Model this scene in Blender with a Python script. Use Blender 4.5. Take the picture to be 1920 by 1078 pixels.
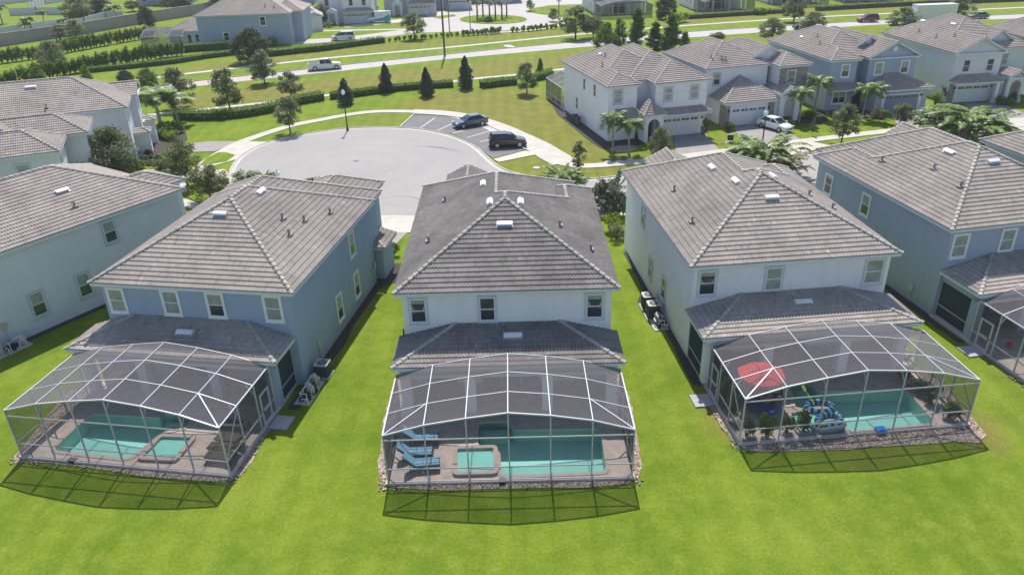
import bpy, math, random
import numpy as np
from math import sin, cos, pi, radians, degrees, sqrt, atan2, hypot
from mathutils import Vector, Matrix
from mathutils.geometry import delaunay_2d_cdt

for o in list(bpy.data.objects):
    bpy.data.objects.remove(o)
SC = bpy.context.scene
COL = SC.collection
R = random.Random(7)

# ------------------------------------------------------------------ camera
FPX, PITCH, ROLL, CAMH = 1436.295, radians(27.0111), radians(-1.6362), 26.695
_F = Vector((0, cos(PITCH), -sin(PITCH)))
_R0, _U0 = Vector((1, 0, 0)), Vector((0, sin(PITCH), cos(PITCH)))
_R = _R0 * cos(ROLL) + _U0 * sin(ROLL)
_U = -_R0 * sin(ROLL) + _U0 * cos(ROLL)
CAMP = Vector((0, 0, CAMH))
cd = bpy.data.cameras.new("camera")
cam = bpy.data.objects.new("camera", cd)
COL.objects.link(cam)
cam.matrix_world = Matrix(((_R.x, _U.x, -_F.x, 0), (_R.y, _U.y, -_F.y, 0), (_R.z, _U.z, -_F.z, CAMH), (0, 0, 0, 1)))
cd.sensor_width = 36
cd.lens = FPX / 1920 * 36
cd.clip_start = 0.5
cd.clip_end = 3000
SC.camera = cam

# ------------------------------------------------------------------ world, sun, exposure
SUNV = Vector((-0.0102, 0.705, 1.0)).normalized()
w = bpy.data.worlds.new("World")
SC.world = w
w.use_nodes = True
nt = w.node_tree
sky = nt.nodes.new("ShaderNodeTexSky")
sky.sky_type = 'NISHITA'
sky.sun_disc = False
sky.sun_elevation = math.asin(SUNV.z)
sky.sun_rotation = atan2(SUNV.x, SUNV.y)
sky.air_density = 1.0
sky.dust_density = 1.0
nt.nodes["Background"].inputs[1].default_value = 0.135
nt.links.new(sky.outputs[0], nt.nodes["Background"].inputs[0])
sd = bpy.data.lights.new("sun", 'SUN')
sd.energy = 4.9
sd.angle = radians(0.6)
sd.color = (1.0, 0.955, 0.88)
sun = bpy.data.objects.new("sun", sd)
COL.objects.link(sun)
sun.rotation_euler = (-SUNV).to_track_quat('-Z', 'Y').to_euler()
SC.view_settings.view_transform = 'Standard'
SC.view_settings.look = 'None'
SC.view_settings.exposure = 0.34
SC.view_settings.gamma = 1
SC.render.engine = 'CYCLES'
SC.cycles.max_bounces = 5
SC.cycles.transparent_max_bounces = 16
SC.cycles.diffuse_bounces = 2

# a point of the photograph's ground (or height z) as a place in the world
def G(px, py, z=0.0):
    d = _F * FPX + _R * (px - 960) + _U * (539 - py)
    t = (z - CAMH) / d.z
    p = CAMP + d * t
    return Vector((p.x, p.y, z))

# ------------------------------------------------------------------ materials
MATS = {}
def N(nt, typ, **kw):
    n = nt.nodes.new(typ)
    for k, v in kw.items():
        if k.startswith('i_'):
            n.inputs[k[2:].replace('_', ' ')].default_value = v
        else:
            setattr(n, k, v)
    return n
def ramp(nt, fac, stops):
    r = nt.nodes.new('ShaderNodeValToRGB')
    e = r.color_ramp.elements
    while len(e) < len(stops): e.new(0.5)
    for i, (p, c) in enumerate(stops):
        e[i].position = p
        e[i].color = (*c, 1) if len(c) == 3 else c
    nt.links.new(fac, r.inputs[0])
    return r.outputs[0]
def mixc(nt, fac, a, b, mode='MIX'):
    m = nt.nodes.new('ShaderNodeMix'); m.data_type = 'RGBA'; m.blend_type = mode
    for s, v in ((m.inputs[0], fac), (m.inputs[6], a), (m.inputs[7], b)):
        if hasattr(v, 'is_output'): nt.links.new(v, s)
        else: s.default_value = v if isinstance(v, (int, float)) else (*v, 1)
    return m.outputs[2]
def noise(nt, scale, detail=3, rough=0.6, coord=None):
    n = N(nt, 'ShaderNodeTexNoise'); n.inputs['Scale'].default_value = scale
    n.inputs['Detail'].default_value = detail; n.inputs['Roughness'].default_value = rough
    if coord is not None: nt.links.new(coord, n.inputs['Vector'])
    return n.outputs[0]
def mat(name, col, rough=0.7, metal=0.0, var=0.12, vscale=1.5, bump=0.0, bscale=30, spec=0.4, attr=None, attramt=0.3, stain=None, stamt=0.4, stscale=0.5, coat=0):
    if name in MATS: return MATS[name]
    m = bpy.data.materials.new(name); m.use_nodes = True
    t = m.node_tree; b = t.nodes['Principled BSDF']
    geo = N(t, 'ShaderNodeNewGeometry'); pos = geo.outputs['Position']
    n1 = noise(t, vscale, 5, 0.65, pos)
    lo = tuple(c * (1 - var) for c in col); hi = tuple(min(1, c * (1 + var)) for c in col)
    c = ramp(t, n1, [(0.3, lo), (0.7, hi)])
    if attr:
        a = N(t, 'ShaderNodeAttribute', attribute_name=attr)
        k = N(t, 'ShaderNodeMapRange'); k.inputs[3].default_value = 1 - attramt; k.inputs[4].default_value = 1 + attramt
        t.links.new(a.outputs['Fac'], k.inputs[0])
        c = mixc(t, 1.0, c, k.outputs[0], 'MULTIPLY')
    if stain is not None:
        n2 = noise(t, stscale, 6, 0.7, pos)
        f = ramp(t, n2, [(0.42, (0, 0, 0)), (0.68, (stamt,) * 3)])
        c = mixc(t, f, c, stain)
    t.links.new(c, b.inputs['Base Color'])
    b.inputs['Roughness'].default_value = rough
    b.inputs['Metallic'].default_value = metal
    b.inputs['Specular IOR Level'].default_value = spec
    if coat: b.inputs['Coat Weight'].default_value = coat
    if bump:
        n3 = noise(t, bscale, 3, 0.6, pos)
        bp = N(t, 'ShaderNodeBump'); bp.inputs['Strength'].default_value = bump; bp.inputs['Distance'].default_value = 0.02
        t.links.new(n3, bp.inputs['Height']); t.links.new(bp.outputs[0], b.inputs['Normal'])
    MATS[name] = m
    return m

# ------------------------------------------------------------------ mesh builder
class MB:
    def __init__(s):
        s.v = []; s.f = []; s.a = []      # a: one random value per face
    def face(s, pts, a=0.5):
        n = len(s.v); s.v += [tuple(p) for p in pts]; s.f.append(tuple(range(n, n + len(pts)))); s.a.append(a)
    def box(s, x0, x1, y0, y1, z0, z1, a=0.5):
        n = len(s.v)
        s.v += [(x0, y0, z0), (x1, y0, z0), (x1, y1, z0), (x0, y1, z0), (x0, y0, z1), (x1, y0, z1), (x1, y1, z1), (x0, y1, z1)]
        for q in ((0, 3, 2, 1), (4, 5, 6, 7), (0, 1, 5, 4), (1, 2, 6, 5), (2, 3, 7, 6), (3, 0, 4, 7)):
            s.f.append(tuple(n + i for i in q)); s.a.append(a)
        return s
    def obox(s, c, ax, ay, az, a=0.5):      # centre and three half-axis vectors
        c, ax, ay, az = Vector(c), Vector(ax), Vector(ay), Vector(az)
        n = len(s.v)
        for k in (-1, 1):
            for i, j in ((-1, -1), (1, -1), (1, 1), (-1, 1)):
                s.v.append(tuple(c + ax * i + ay * j + az * k))
        for q in ((0, 3, 2, 1), (4, 5, 6, 7), (0, 1, 5, 4), (1, 2, 6, 5), (2, 3, 7, 6), (3, 0, 4, 7)):
            s.f.append(tuple(n + i for i in q)); s.a.append(a)
        return s
    def beam(s, p, q, w, h, a=0.5):
        p, q = Vector(p), Vector(q); d = q - p; L = d.length
        if L < 1e-6: return s
        d /= L
        up = Vector((0, 0, 1)) if abs(d.z) < 0.9 else Vector((0, 1, 0))
        sd = d.cross(up).normalized(); u2 = sd.cross(d)
        return s.obox((p + q) / 2, sd * w / 2, d * L / 2, u2 * h / 2, a)
    def tube(s, pts, rs, n=8, a=0.5, cap=True):
        pts = [Vector(p) for p in pts]
        if isinstance(rs, (int, float)): rs = [rs] * len(pts)
        base = len(s.v); k = len(pts)
        for i, p in enumerate(pts):
            d = (pts[min(i + 1, k - 1)] - pts[max(i - 1, 0)]).normalized()
            up = Vector((0, 0, 1)) if abs(d.z) < 0.9 else Vector((1, 0, 0))
            x = d.cross(up).normalized(); y = d.cross(x)
            for j in range(n):
                t = 2 * pi * j / n
                s.v.append(tuple(p + (x * cos(t) + y * sin(t)) * rs[i]))
        for i in range(k - 1):
            for j in range(n):
                j2 = (j + 1) % n
                s.f.append((base + i * n + j, base + i * n + j2, base + (i + 1) * n + j2, base + (i + 1) * n + j)); s.a.append(a)
        if cap:
            s.f.append(tuple(base + j for j in range(n))[::-1]); s.a.append(a)
            s.f.append(tuple(base + (k - 1) * n + j for j in range(n))); s.a.append(a)
        return s
    def lathe(s, prof, c=(0, 0, 0), n=14, a=0.5):   # prof: (r, z)
        base = len(s.v)
        for r, z in prof:
            for j in range(n):
                t = 2 * pi * j / n
                s.v.append((c[0] + r * cos(t), c[1] + r * sin(t), c[2] + z))
        for i in range(len(prof) - 1):
            for j in range(n):
                j2 = (j + 1) % n
                s.f.append((base + i * n + j, base + i * n + j2, base + (i + 1) * n + j2, base + (i + 1) * n + j)); s.a.append(a)
        s.f.append(tuple(base + j for j in range(n))[::-1]); s.a.append(a)
        s.f.append(tuple(base + (len(prof) - 1) * n + j for j in range(n))); s.a.append(a)
        return s
    def prism(s, poly, z0, z1, a=0.5):      # poly: (x, y) points
        n = len(s.v); k = len(poly)
        ar = sum(poly[i][0] * poly[(i + 1) % k][1] - poly[(i + 1) % k][0] * poly[i][1] for i in range(k))
        if ar < 0: poly = poly[::-1]
        s.v += [(p[0], p[1], z1) for p in poly] + [(p[0], p[1], z0) for p in poly]
        s.f.append(tuple(range(n, n + k))); s.a.append(a)
        s.f.append(tuple(range(n + k, n + 2 * k))[::-1]); s.a.append(a)
        for i in range(k):
            j = (i + 1) % k
            s.f.append((n + k + i, n + k + j, n + j, n + i)); s.a.append(a)
        return s
    def xprism(s, poly, y0, y1, flip=False, a=0.5):   # poly in (x, z), extruded along y
        n = len(s.v); k = len(poly)
        s.v += [(p[0], y0, p[1]) for p in poly] + [(p[0], y1, p[1]) for p in poly]
        s.f.append(tuple(range(n, n + k))); s.a.append(a)
        s.f.append(tuple(range(n + k, n + 2 * k))[::-1]); s.a.append(a)
        for i in range(k):
            j = (i + 1) % k
            s.f.append((n + i, n + k + i, n + k + j, n + j)); s.a.append(a)
        return s
    def yprism(s, poly, x0, x1, a=0.5):     # poly in (y, z), extruded along x
        n = len(s.v); k = len(poly)
        s.v += [(x0, p[0], p[1]) for p in poly] + [(x1, p[0], p[1]) for p in poly]
        s.f.append(tuple(range(n, n + k))[::-1]); s.a.append(a)
        s.f.append(tuple(range(n + k, n + 2 * k))); s.a.append(a)
        for i in range(k):
            j = (i + 1) % k
            s.f.append((n + j, n + k + j, n + k + i, n + i)); s.a.append(a)
        return s
    def build(s, name, m, parent=None, smooth=False):
        me = bpy.data.meshes.new(name)
        me.from_pydata(s.v, [], s.f)
        if s.a and any(x != 0.5 for x in s.a):
            at = me.attributes.new('tv', 'FLOAT', 'FACE')
            at.data.foreach_set('value', s.a)
        if smooth:
            me.polygons.foreach_set('use_smooth', [True] * len(me.polygons))
        me.materials.append(m)
        me.update()
        o = bpy.data.objects.new(name, me)
        COL.objects.link(o)
        if parent is not None: o.parent = parent
        return o

def tag(o, label=None, cat=None, group=None, kind=None):
    if label: o['label'] = label
    if cat: o['category'] = cat
    if group: o['group'] = group
    if kind: o['kind'] = kind
    return o
def thing(name, label, cat, loc=(0, 0, 0), rot=0.0, group=None, scale=None):
    o = bpy.data.objects.new(name, None); COL.objects.link(o)
    o.location = loc; o.rotation_euler = (0, 0, rot)
    o.empty_display_size = 0.3
    if scale: o.scale = scale if not isinstance(scale, (int, float)) else (scale,) * 3
    return tag(o, label, cat, group)
def struct(o): o['kind'] = 'structure'; return o
KIDS = {}
def copy_tree(o, parent=None):
    c = o.copy(); COL.objects.link(c); c.parent = parent
    for ch in kids(o): copy_tree(ch, c)
    return c
def kids(o):
    if o.name in KIDS: return KIDS[o.name]
    k = [x for x in COL.objects if x.parent == o]
    KIDS[o.name] = k
    return k

# ------------------------------------------------------------------ material set
def wallmat(name, col):
    m = bpy.data.materials.new(name); m.use_nodes = True
    t = m.node_tree; b = t.nodes['Principled BSDF']
    pos = N(t, 'ShaderNodeNewGeometry').outputs['Position']
    c = ramp(t, noise(t, .5, 5, .65, pos), [(.3, tuple(x * .95 for x in col)), (.7, tuple(min(1, x * 1.04) for x in col))])
    mp = N(t, 'ShaderNodeMapping'); mp.inputs['Scale'].default_value = (2.2, 2.2, .22); t.links.new(pos, mp.inputs[0])
    f = ramp(t, noise(t, 1.0, 6, .7, mp.outputs[0]), [(.5, (0, 0, 0)), (.78, (.30,) * 3)])      # rain streaks
    c = mixc(t, f, c, tuple(x * .72 for x in col))
    f = ramp(t, noise(t, 1.7, 7, .75, pos), [(.55, (0, 0, 0)), (.8, (.25,) * 3)])
    c = mixc(t, f, c, tuple(x * .8 for x in col))
    t.links.new(c, b.inputs['Base Color']); b.inputs['Roughness'].default_value = .92; b.inputs['Specular IOR Level'].default_value = .2
    bp = N(t, 'ShaderNodeBump'); bp.inputs['Strength'].default_value = .4; bp.inputs['Distance'].default_value = .015
    t.links.new(noise(t, 18, 4, .7, pos), bp.inputs['Height']); t.links.new(bp.outputs[0], b.inputs['Normal'])
    MATS[name] = m
    return m
def tile_mat(name, col, dark, st):
    if name in MATS: return MATS[name]
    m = bpy.data.materials.new(name); m.use_nodes = True
    t = m.node_tree; b = t.nodes['Principled BSDF']
    pos = N(t, 'ShaderNodeNewGeometry').outputs['Position']
    a = N(t, 'ShaderNodeAttribute', attribute_name='tv').outputs['Fac']
    c = ramp(t, a, [(0, tuple(x * .78 for x in col)), (.3, tuple(x * .95 for x in col)), (.6, (col[0] * 1.08, col[1] * 1.02, col[2] * 1.0)), (.85, tuple(x * 1.02 for x in col)), (1, tuple(x * 1.25 for x in col))])
    n2 = noise(t, .35, 7, .7, pos)
    f = ramp(t, n2, [(.40, (0, 0, 0)), (.72, (st,) * 3)])
    c = mixc(t, f, c, dark)
    n4 = noise(t, 4.5, 4, .75, pos)
    f2 = ramp(t, n4, [(.52, (0, 0, 0)), (.75, (st * .75,) * 3)])
    c = mixc(t, f2, c, dark)
    t.links.new(c, b.inputs['Base Color'])
    b.inputs['Roughness'].default_value = .85
    b.inputs['Specular IOR Level'].default_value = .25
    n3 = noise(t, 60, 2, .6, pos)
    bp = N(t, 'ShaderNodeBump'); bp.inputs['Strength'].default_value = .35; bp.inputs['Distance'].default_value = .01
    t.links.new(n3, bp.inputs['Height']); t.links.new(bp.outputs[0], b.inputs['Normal'])
    MATS[name] = m
    return m
T_A = tile_mat('tile_grey_brown', (.385, .345, .312), (.13, .12, .115), .5)
T_B = tile_mat('tile_weathered', (.255, .235, .222), (.085, .078, .075), .75)
T_C = tile_mat('tile_pinkish', (.40, .352, .325), (.16, .135, .125), .4)
T_D = tile_mat('tile_brown_left', (.385, .345, .315), (.12, .10, .09), .45)
M_CAP = mat('ridge_cap_tile', (.44, .41, .375), .85, var=.25, vscale=3, stain=(.1, .095, .09), stamt=.6, stscale=1.5)
W_WHITE = wallmat('stucco_white', (.80, .785, .815))
W_BLUE = wallmat('stucco_blue', (.35, .43, .54))
W_PALE = wallmat('stucco_pale', (.66, .66, .70))
W_GREY = wallmat('stucco_pale_grey', (.62, .61, .65))
W_BLUE2 = wallmat('stucco_slate_blue', (.39, .435, .53))
M_TRIM = mat('white_trim', (.78, .79, .80), .5, var=.04)
M_FASC = mat('fascia_paint', (.62, .66, .70), .5, var=.05)
M_ALU = mat('white_aluminium', (.52, .515, .56), .35, var=.03, spec=.5)
M_GLASS = mat('window_glass', (.03, .042, .05), .06, var=.3, vscale=1.2, spec=.8)
M_BLIND = mat('window_blind', (.30, .33, .29), .35, var=.25, vscale=2.0, spec=.6)
M_DOOR = mat('garage_door_white', (.70, .71, .72), .55, var=.04)
M_DOORB = mat('garage_door_blue', (.22, .28, .35), .55, var=.04)
M_DARK = mat('dark_interior', (.03, .032, .035), .6, var=.2)
M_METAL = mat('grey_metal', (.55, .56, .58), .4, metal=.6, var=.1)
M_VENT = mat('vent_metal', (.74, .75, .78), .35, metal=.2, var=.08)
M_VSHAD = mat('vent_throat', (.05, .05, .055), .8)
M_LEAD = mat('pipe_lead', (.22, .21, .20), .7, var=.2)
M_STONE = mat('stacked_stone', (.33, .29, .26), .9, var=.5, vscale=3.5, bump=.8, bscale=6, stain=(.14, .12, .11), stamt=.7, stscale=4)
M_CONC = mat('pale_concrete', (.49, .455, .41), .9, var=.08, vscale=.7, stain=(.38, .35, .31), stamt=.5, stscale=.5, bump=.15, bscale=20)
M_PAVER = mat('deck_paver', (.50, .42, .37), .85, var=.22, vscale=2.2, stain=(.62, .54, .48), stamt=.6, stscale=1.3, bump=.2, bscale=12)
M_COPING = mat('pool_coping', (.50, .405, .36), .8, var=.1, vscale=3)
M_DRIVE = mat('driveway_paver', (.29, .265, .26), .9, var=.18, vscale=3, stain=(.22, .20, .195), stamt=.5, stscale=.8, bump=.3, bscale=10)
M_MULCH = mat('dark_mulch', (.055, .045, .04), .95, var=.5, vscale=6, bump=.6, bscale=15)
M_ACB = mat('condenser_case', (.07, .075, .08), .6, var=.15)
M_ACT = mat('condenser_top', (.42, .41, .38), .5, var=.1)
M_BEIGE = mat('equipment_beige', (.5, .46, .38), .6, var=.1)
M_BLACK = mat('black_plastic', (.02, .02, .022), .45, var=.2)
M_PVC = mat('white_pipe', (.75, .76, .76), .4, var=.05)

def mat_asphalt():
    m = bpy.data.materials.new('worn_asphalt'); m.use_nodes = True
    t = m.node_tree; b = t.nodes['Principled BSDF']
    pos = N(t, 'ShaderNodeNewGeometry').outputs['Position']
    c = ramp(t, noise(t, .09, 5, .6, pos), [(.3, (.315, .298, .288)), (.7, (.36, .342, .328))])
    # circular wear left by turning wheels: distorted rings round the bulb's centre
    mp = N(t, 'ShaderNodeMapping'); mp.inputs['Location'].default_value = (17.3, -83.5, 0)
    t.links.new(pos, mp.inputs[0])
    wv = N(t, 'ShaderNodeTexWave', wave_type='RINGS', rings_direction='Z'); wv.inputs['Scale'].default_value = .10
    wv.inputs['Distortion'].default_value = 4.5; wv.inputs['Detail'].default_value = 4; wv.inputs['Detail Scale'].default_value = .5
    t.links.new(mp.outputs[0], wv.inputs['Vector'])
    f = ramp(t, wv.outputs['Fac'], [(.5, (0, 0, 0)), (.95, (.22,) * 3)])
    c = mixc(t, f, c, (.29, .27, .27))
    f = ramp(t, noise(t, .5, 8, .75, pos), [(.5, (0, 0, 0)), (.8, (.45,) * 3)])
    c = mixc(t, f, c, (.37, .355, .35))
    f = ramp(t, noise(t, 14, 3, .7, pos), [(.3, (.25,) * 3), (.7, (0, 0, 0))])
    c = mixc(t, f, c, (.17, .165, .165))
    t.links.new(c, b.inputs['Base Color']); b.inputs['Roughness'].default_value = .9
    b.inputs['Specular IOR Level'].default_value = .25
    bp = N(t, 'ShaderNodeBump'); bp.inputs['Strength'].default_value = .2; bp.inputs['Distance'].default_value = .01
    t.links.new(noise(t, 40, 3, .6, pos), bp.inputs['Height']); t.links.new(bp.outputs[0], b.inputs['Normal'])
    return m
M_ASPH = mat_asphalt()
M_PARK = mat('parking_asphalt', (.165, .16, .165), .9, var=.12, vscale=.8, stain=(.12, .115, .115), stamt=.4, stscale=.6, bump=.2, bscale=40)
M_ROAD2 = mat('far_road_concrete', (.42, .39, .375), .9, var=.08, vscale=.3, stain=(.40, .37, .355), stamt=.5, stscale=.25)
M_ROAD3 = mat('brick_road', (.47, .37, .35), .9, var=.12, vscale=1.5, stain=(.40, .30, .28), stamt=.5, stscale=.4)
M_LINE = mat('road_paint', (.62, .60, .56), .8, var=.15, vscale=3)

def mat_lawn():
    m = bpy.data.materials.new('lawn_grass'); m.use_nodes = True
    t = m.node_tree; b = t.nodes['Principled BSDF']
    pos = N(t, 'ShaderNodeNewGeometry').outputs['Position']
    a = N(t, 'ShaderNodeAttribute', attribute_name='dry').outputs['Fac']
    big = noise(t, .12, 4, .6, pos)
    c = ramp(t, big, [(.3, (.115, .182, .010)), (.52, (.155, .222, .016)), (.75, (.205, .255, .03))])
    mid = noise(t, 1.1, 5, .7, pos)
    f = ramp(t, mid, [(.42, (0, 0, 0)), (.68, (.75,) * 3)])
    c = mixc(t, f, c, (.21, .265, .035))
    f = ramp(t, noise(t, .33, 6, .7, pos), [(.45, (0, 0, 0)), (.7, (.75,) * 3)])
    c = mixc(t, f, c, (.085, .165, .008))
    # dry turf
    dn = noise(t, .45, 7, .72, pos)
    d = ramp(t, dn, [(.3, (.125, .15, .022)), (.5, (.19, .18, .042)), (.68, (.25, .205, .065)), (.82, (.32, .27, .13))])
    mth = N(t, 'ShaderNodeMath', operation='MULTIPLY_ADD'); t.links.new(noise(t, .7, 6, .7, pos), mth.inputs[0]); mth.inputs[1].default_value = .9; mth.inputs[2].default_value = -.45
    ad = N(t, 'ShaderNodeMath', operation='ADD'); ad.use_clamp = True; t.links.new(mth.outputs[0], ad.inputs[0]); t.links.new(a, ad.inputs[1])
    ml = N(t, 'ShaderNodeMath', operation='MULTIPLY'); t.links.new(ad.outputs[0], ml.inputs[0])
    gt = N(t, 'ShaderNodeMath', operation='MULTIPLY'); gt.use_clamp = True; t.links.new(a, gt.inputs[0]); gt.inputs[1].default_value = 2.5
    t.links.new(gt.outputs[0], ml.inputs[1])
    c = mixc(t, ml.outputs[0], c, d)
    wv = N(t, 'ShaderNodeTexWave', wave_type='BANDS', bands_direction='X'); wv.inputs['Scale'].default_value = .16
    wv.inputs['Distortion'].default_value = 1.6; wv.inputs['Detail'].default_value = 3; wv.inputs['Detail Scale'].default_value = .35
    t.links.new(pos, wv.inputs['Vector'])
    c = mixc(t, 1.0, c, ramp(t, wv.outputs['Fac'], [(.25, (.955, .965, .95)), (.75, (1.05, 1.035, 1.06))]), 'MULTIPLY')   # mower passes
    c = mixc(t, ramp(t, noise(t, 2.3, 6, .8, pos), [(.56, (0, 0, 0)), (.8, (.45,) * 3)]), c, (.23, .25, .06))
    fine = noise(t, 22, 4, .8, pos)
    f = ramp(t, fine, [(.25, (.55,) * 3), (.75, (1.4,) * 3)])
    c = mixc(t, 1.0, c, f, 'MULTIPLY')
    fi2 = noise(t, 6, 4, .75, pos)
    f = ramp(t, fi2, [(.3, (.78,) * 3), (.7, (1.2,) * 3)])
    c = mixc(t, 1.0, c, f, 'MULTIPLY')
    t.links.new(c, b.inputs['Base Color']); b.inputs['Roughness'].default_value = .95
    b.inputs['Specular IOR Level'].default_value = .12
    bp = N(t, 'ShaderNodeBump'); bp.inputs['Strength'].default_value = .7; bp.inputs['Distance'].default_value = .06
    t.links.new(fine, bp.inputs['Height']); t.links.new(bp.outputs[0], b.inputs['Normal'])
    return m
M_LAWN = mat_lawn()

def mat_gravel():
    m = bpy.data.materials.new('river_gravel'); m.use_nodes = True
    t = m.node_tree; b = t.nodes['Principled BSDF']
    pos = N(t, 'ShaderNodeNewGeometry').outputs['Position']
    v = N(t, 'ShaderNodeTexVoronoi'); v.inputs['Scale'].default_value = 11; t.links.new(pos, v.inputs['Vector'])
    c = ramp(t, v.outputs['Color'], [(.15, (.16, .11, .08)), (.45, (.29, .22, .17)), (.7, (.38, .31, .25)), (.9, (.5, .44, .38))])
    t.links.new(c, b.inputs['Base Color']); b.inputs['Roughness'].default_value = .9
    bp = N(t, 'ShaderNodeBump'); bp.inputs['Strength'].default_value = 1; bp.inputs['Distance'].default_value = .05; bp.invert = True
    t.links.new(v.outputs['Distance'], bp.inputs['Height']); t.links.new(bp.outputs[0], b.inputs['Normal'])
    return m
M_GRAVEL = mat_gravel()

def mat_screen(name, openness, col):
    m = bpy.data.materials.new(name); m.use_nodes = True
    t = m.node_tree; t.nodes.remove(t.nodes['Principled BSDF'])
    out = t.nodes['Material Output']
    g = N(t, 'ShaderNodeNewGeometry')
    dt = N(t, 'ShaderNodeVectorMath', operation='DOT_PRODUCT')
    t.links.new(g.outputs['Incoming'], dt.inputs[0]); t.links.new(g.outputs['Normal'], dt.inputs[1])
    ab = N(t, 'ShaderNodeMath', operation='ABSOLUTE'); t.links.new(dt.outputs['Value'], ab.inputs[0])
    mx = N(t, 'ShaderNodeMath', operation='MAXIMUM'); t.links.new(ab.outputs[0], mx.inputs[0]); mx.inputs[1].default_value = .12
    dv = N(t, 'ShaderNodeMath', operation='DIVIDE'); dv.inputs[0].default_value = 1; t.links.new(mx.outputs[0], dv.inputs[1])
    pw = N(t, 'ShaderNodeMath', operation='POWER'); pw.inputs[0].default_value = openness; t.links.new(dv.outputs[0], pw.inputs[1])
    tr = N(t, 'ShaderNodeBsdfTransparent')
    df = N(t, 'ShaderNodeBsdfDiffuse'); df.inputs[0].default_value = (*col, 1)
    ms = N(t, 'ShaderNodeMixShader'); t.links.new(pw.outputs[0], ms.inputs[0]); t.links.new(df.outputs[0], ms.inputs[1]); t.links.new(tr.outputs[0], ms.inputs[2])
    t.links.new(ms.outputs[0], out.inputs[0])
    return m
M_SCREEN = mat_screen('insect_screen', .69, (.145, .137, .15))
M_SCREENV = mat_screen('wall_screen', .72, (.10, .10, .11))
M_SCREEND = mat_screen('dark_privacy_screen', .22, (.055, .075, .085))

def mat_water():
    m = bpy.data.materials.new('pool_water'); m.use_nodes = True
    t = m.node_tree; t.nodes.remove(t.nodes['Principled BSDF'])
    out = t.nodes['Material Output']
    pos = N(t, 'ShaderNodeNewGeometry').outputs['Position']
    tr = N(t, 'ShaderNodeBsdfTransparent'); tr.inputs[0].default_value = (.76, .96, .94, 1)
    gl = N(t, 'ShaderNodeBsdfGlossy'); gl.inputs['Roughness'].default_value = .03
    fr = N(t, 'ShaderNodeFresnel'); fr.inputs[0].default_value = 1.33
    bp = N(t, 'ShaderNodeBump'); bp.inputs['Strength'].default_value = .45; bp.inputs['Distance'].default_value = .03
    t.links.new(noise(t, 5.0, 4, .6, pos), bp.inputs['Height'])
    t.links.new(bp.outputs[0], gl.inputs['Normal']); t.links.new(bp.outputs[0], fr.inputs['Normal'])
    ms = N(t, 'ShaderNodeMixShader'); t.links.new(fr.outputs[0], ms.inputs[0]); t.links.new(tr.outputs[0], ms.inputs[1]); t.links.new(gl.outputs[0], ms.inputs[2])
    t.links.new(ms.outputs[0], out.inputs[0])
    return m
M_WATER = mat_water()
M_BASIN = mat('pool_plaster', (.48, .70, .66), .7, var=.06, vscale=.8)
# ------------------------------------------------------------------ roofs
# a roof is a set of rectangles (x0, x1, y0, y1, eave z, slope, gables) whose upper envelope is tiled;
# gables: letters of the sides left upright: L R F B (F is the low-y side)
INF = 1e9
def rect_h(r, x, y):
    x0, x1, y0, y1, ze, s, g = r
    if x < x0 - 1e-6 or x > x1 + 1e-6 or y < y0 - 1e-6 or y > y1 + 1e-6: return -INF
    d = INF
    if 'L' not in g: d = min(d, x - x0)
    if 'R' not in g: d = min(d, x1 - x)
    if 'F' not in g: d = min(d, y - y0)
    if 'B' not in g: d = min(d, y1 - y)
    return ze + s * d
def env(rects, x, y): return max(rect_h(r, x, y) for r in rects)
def side_pt(r, k, u, d):
    x0, x1, y0, y1 = r[:4]
    return ((x0 + d, u), (x1 - d, u), (u, y0 + d), (u, y1 - d))[k]
def same_plane(a, b, k):
    if 'LRFB'[k] in b[6] or abs(a[5] - b[5]) > 1e-6 or abs(a[4] - b[4]) > 1e-6: return False
    return abs(a[(0, 1, 2, 3)[k]] - b[(0, 1, 2, 3)[k]]) < 1e-6
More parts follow.
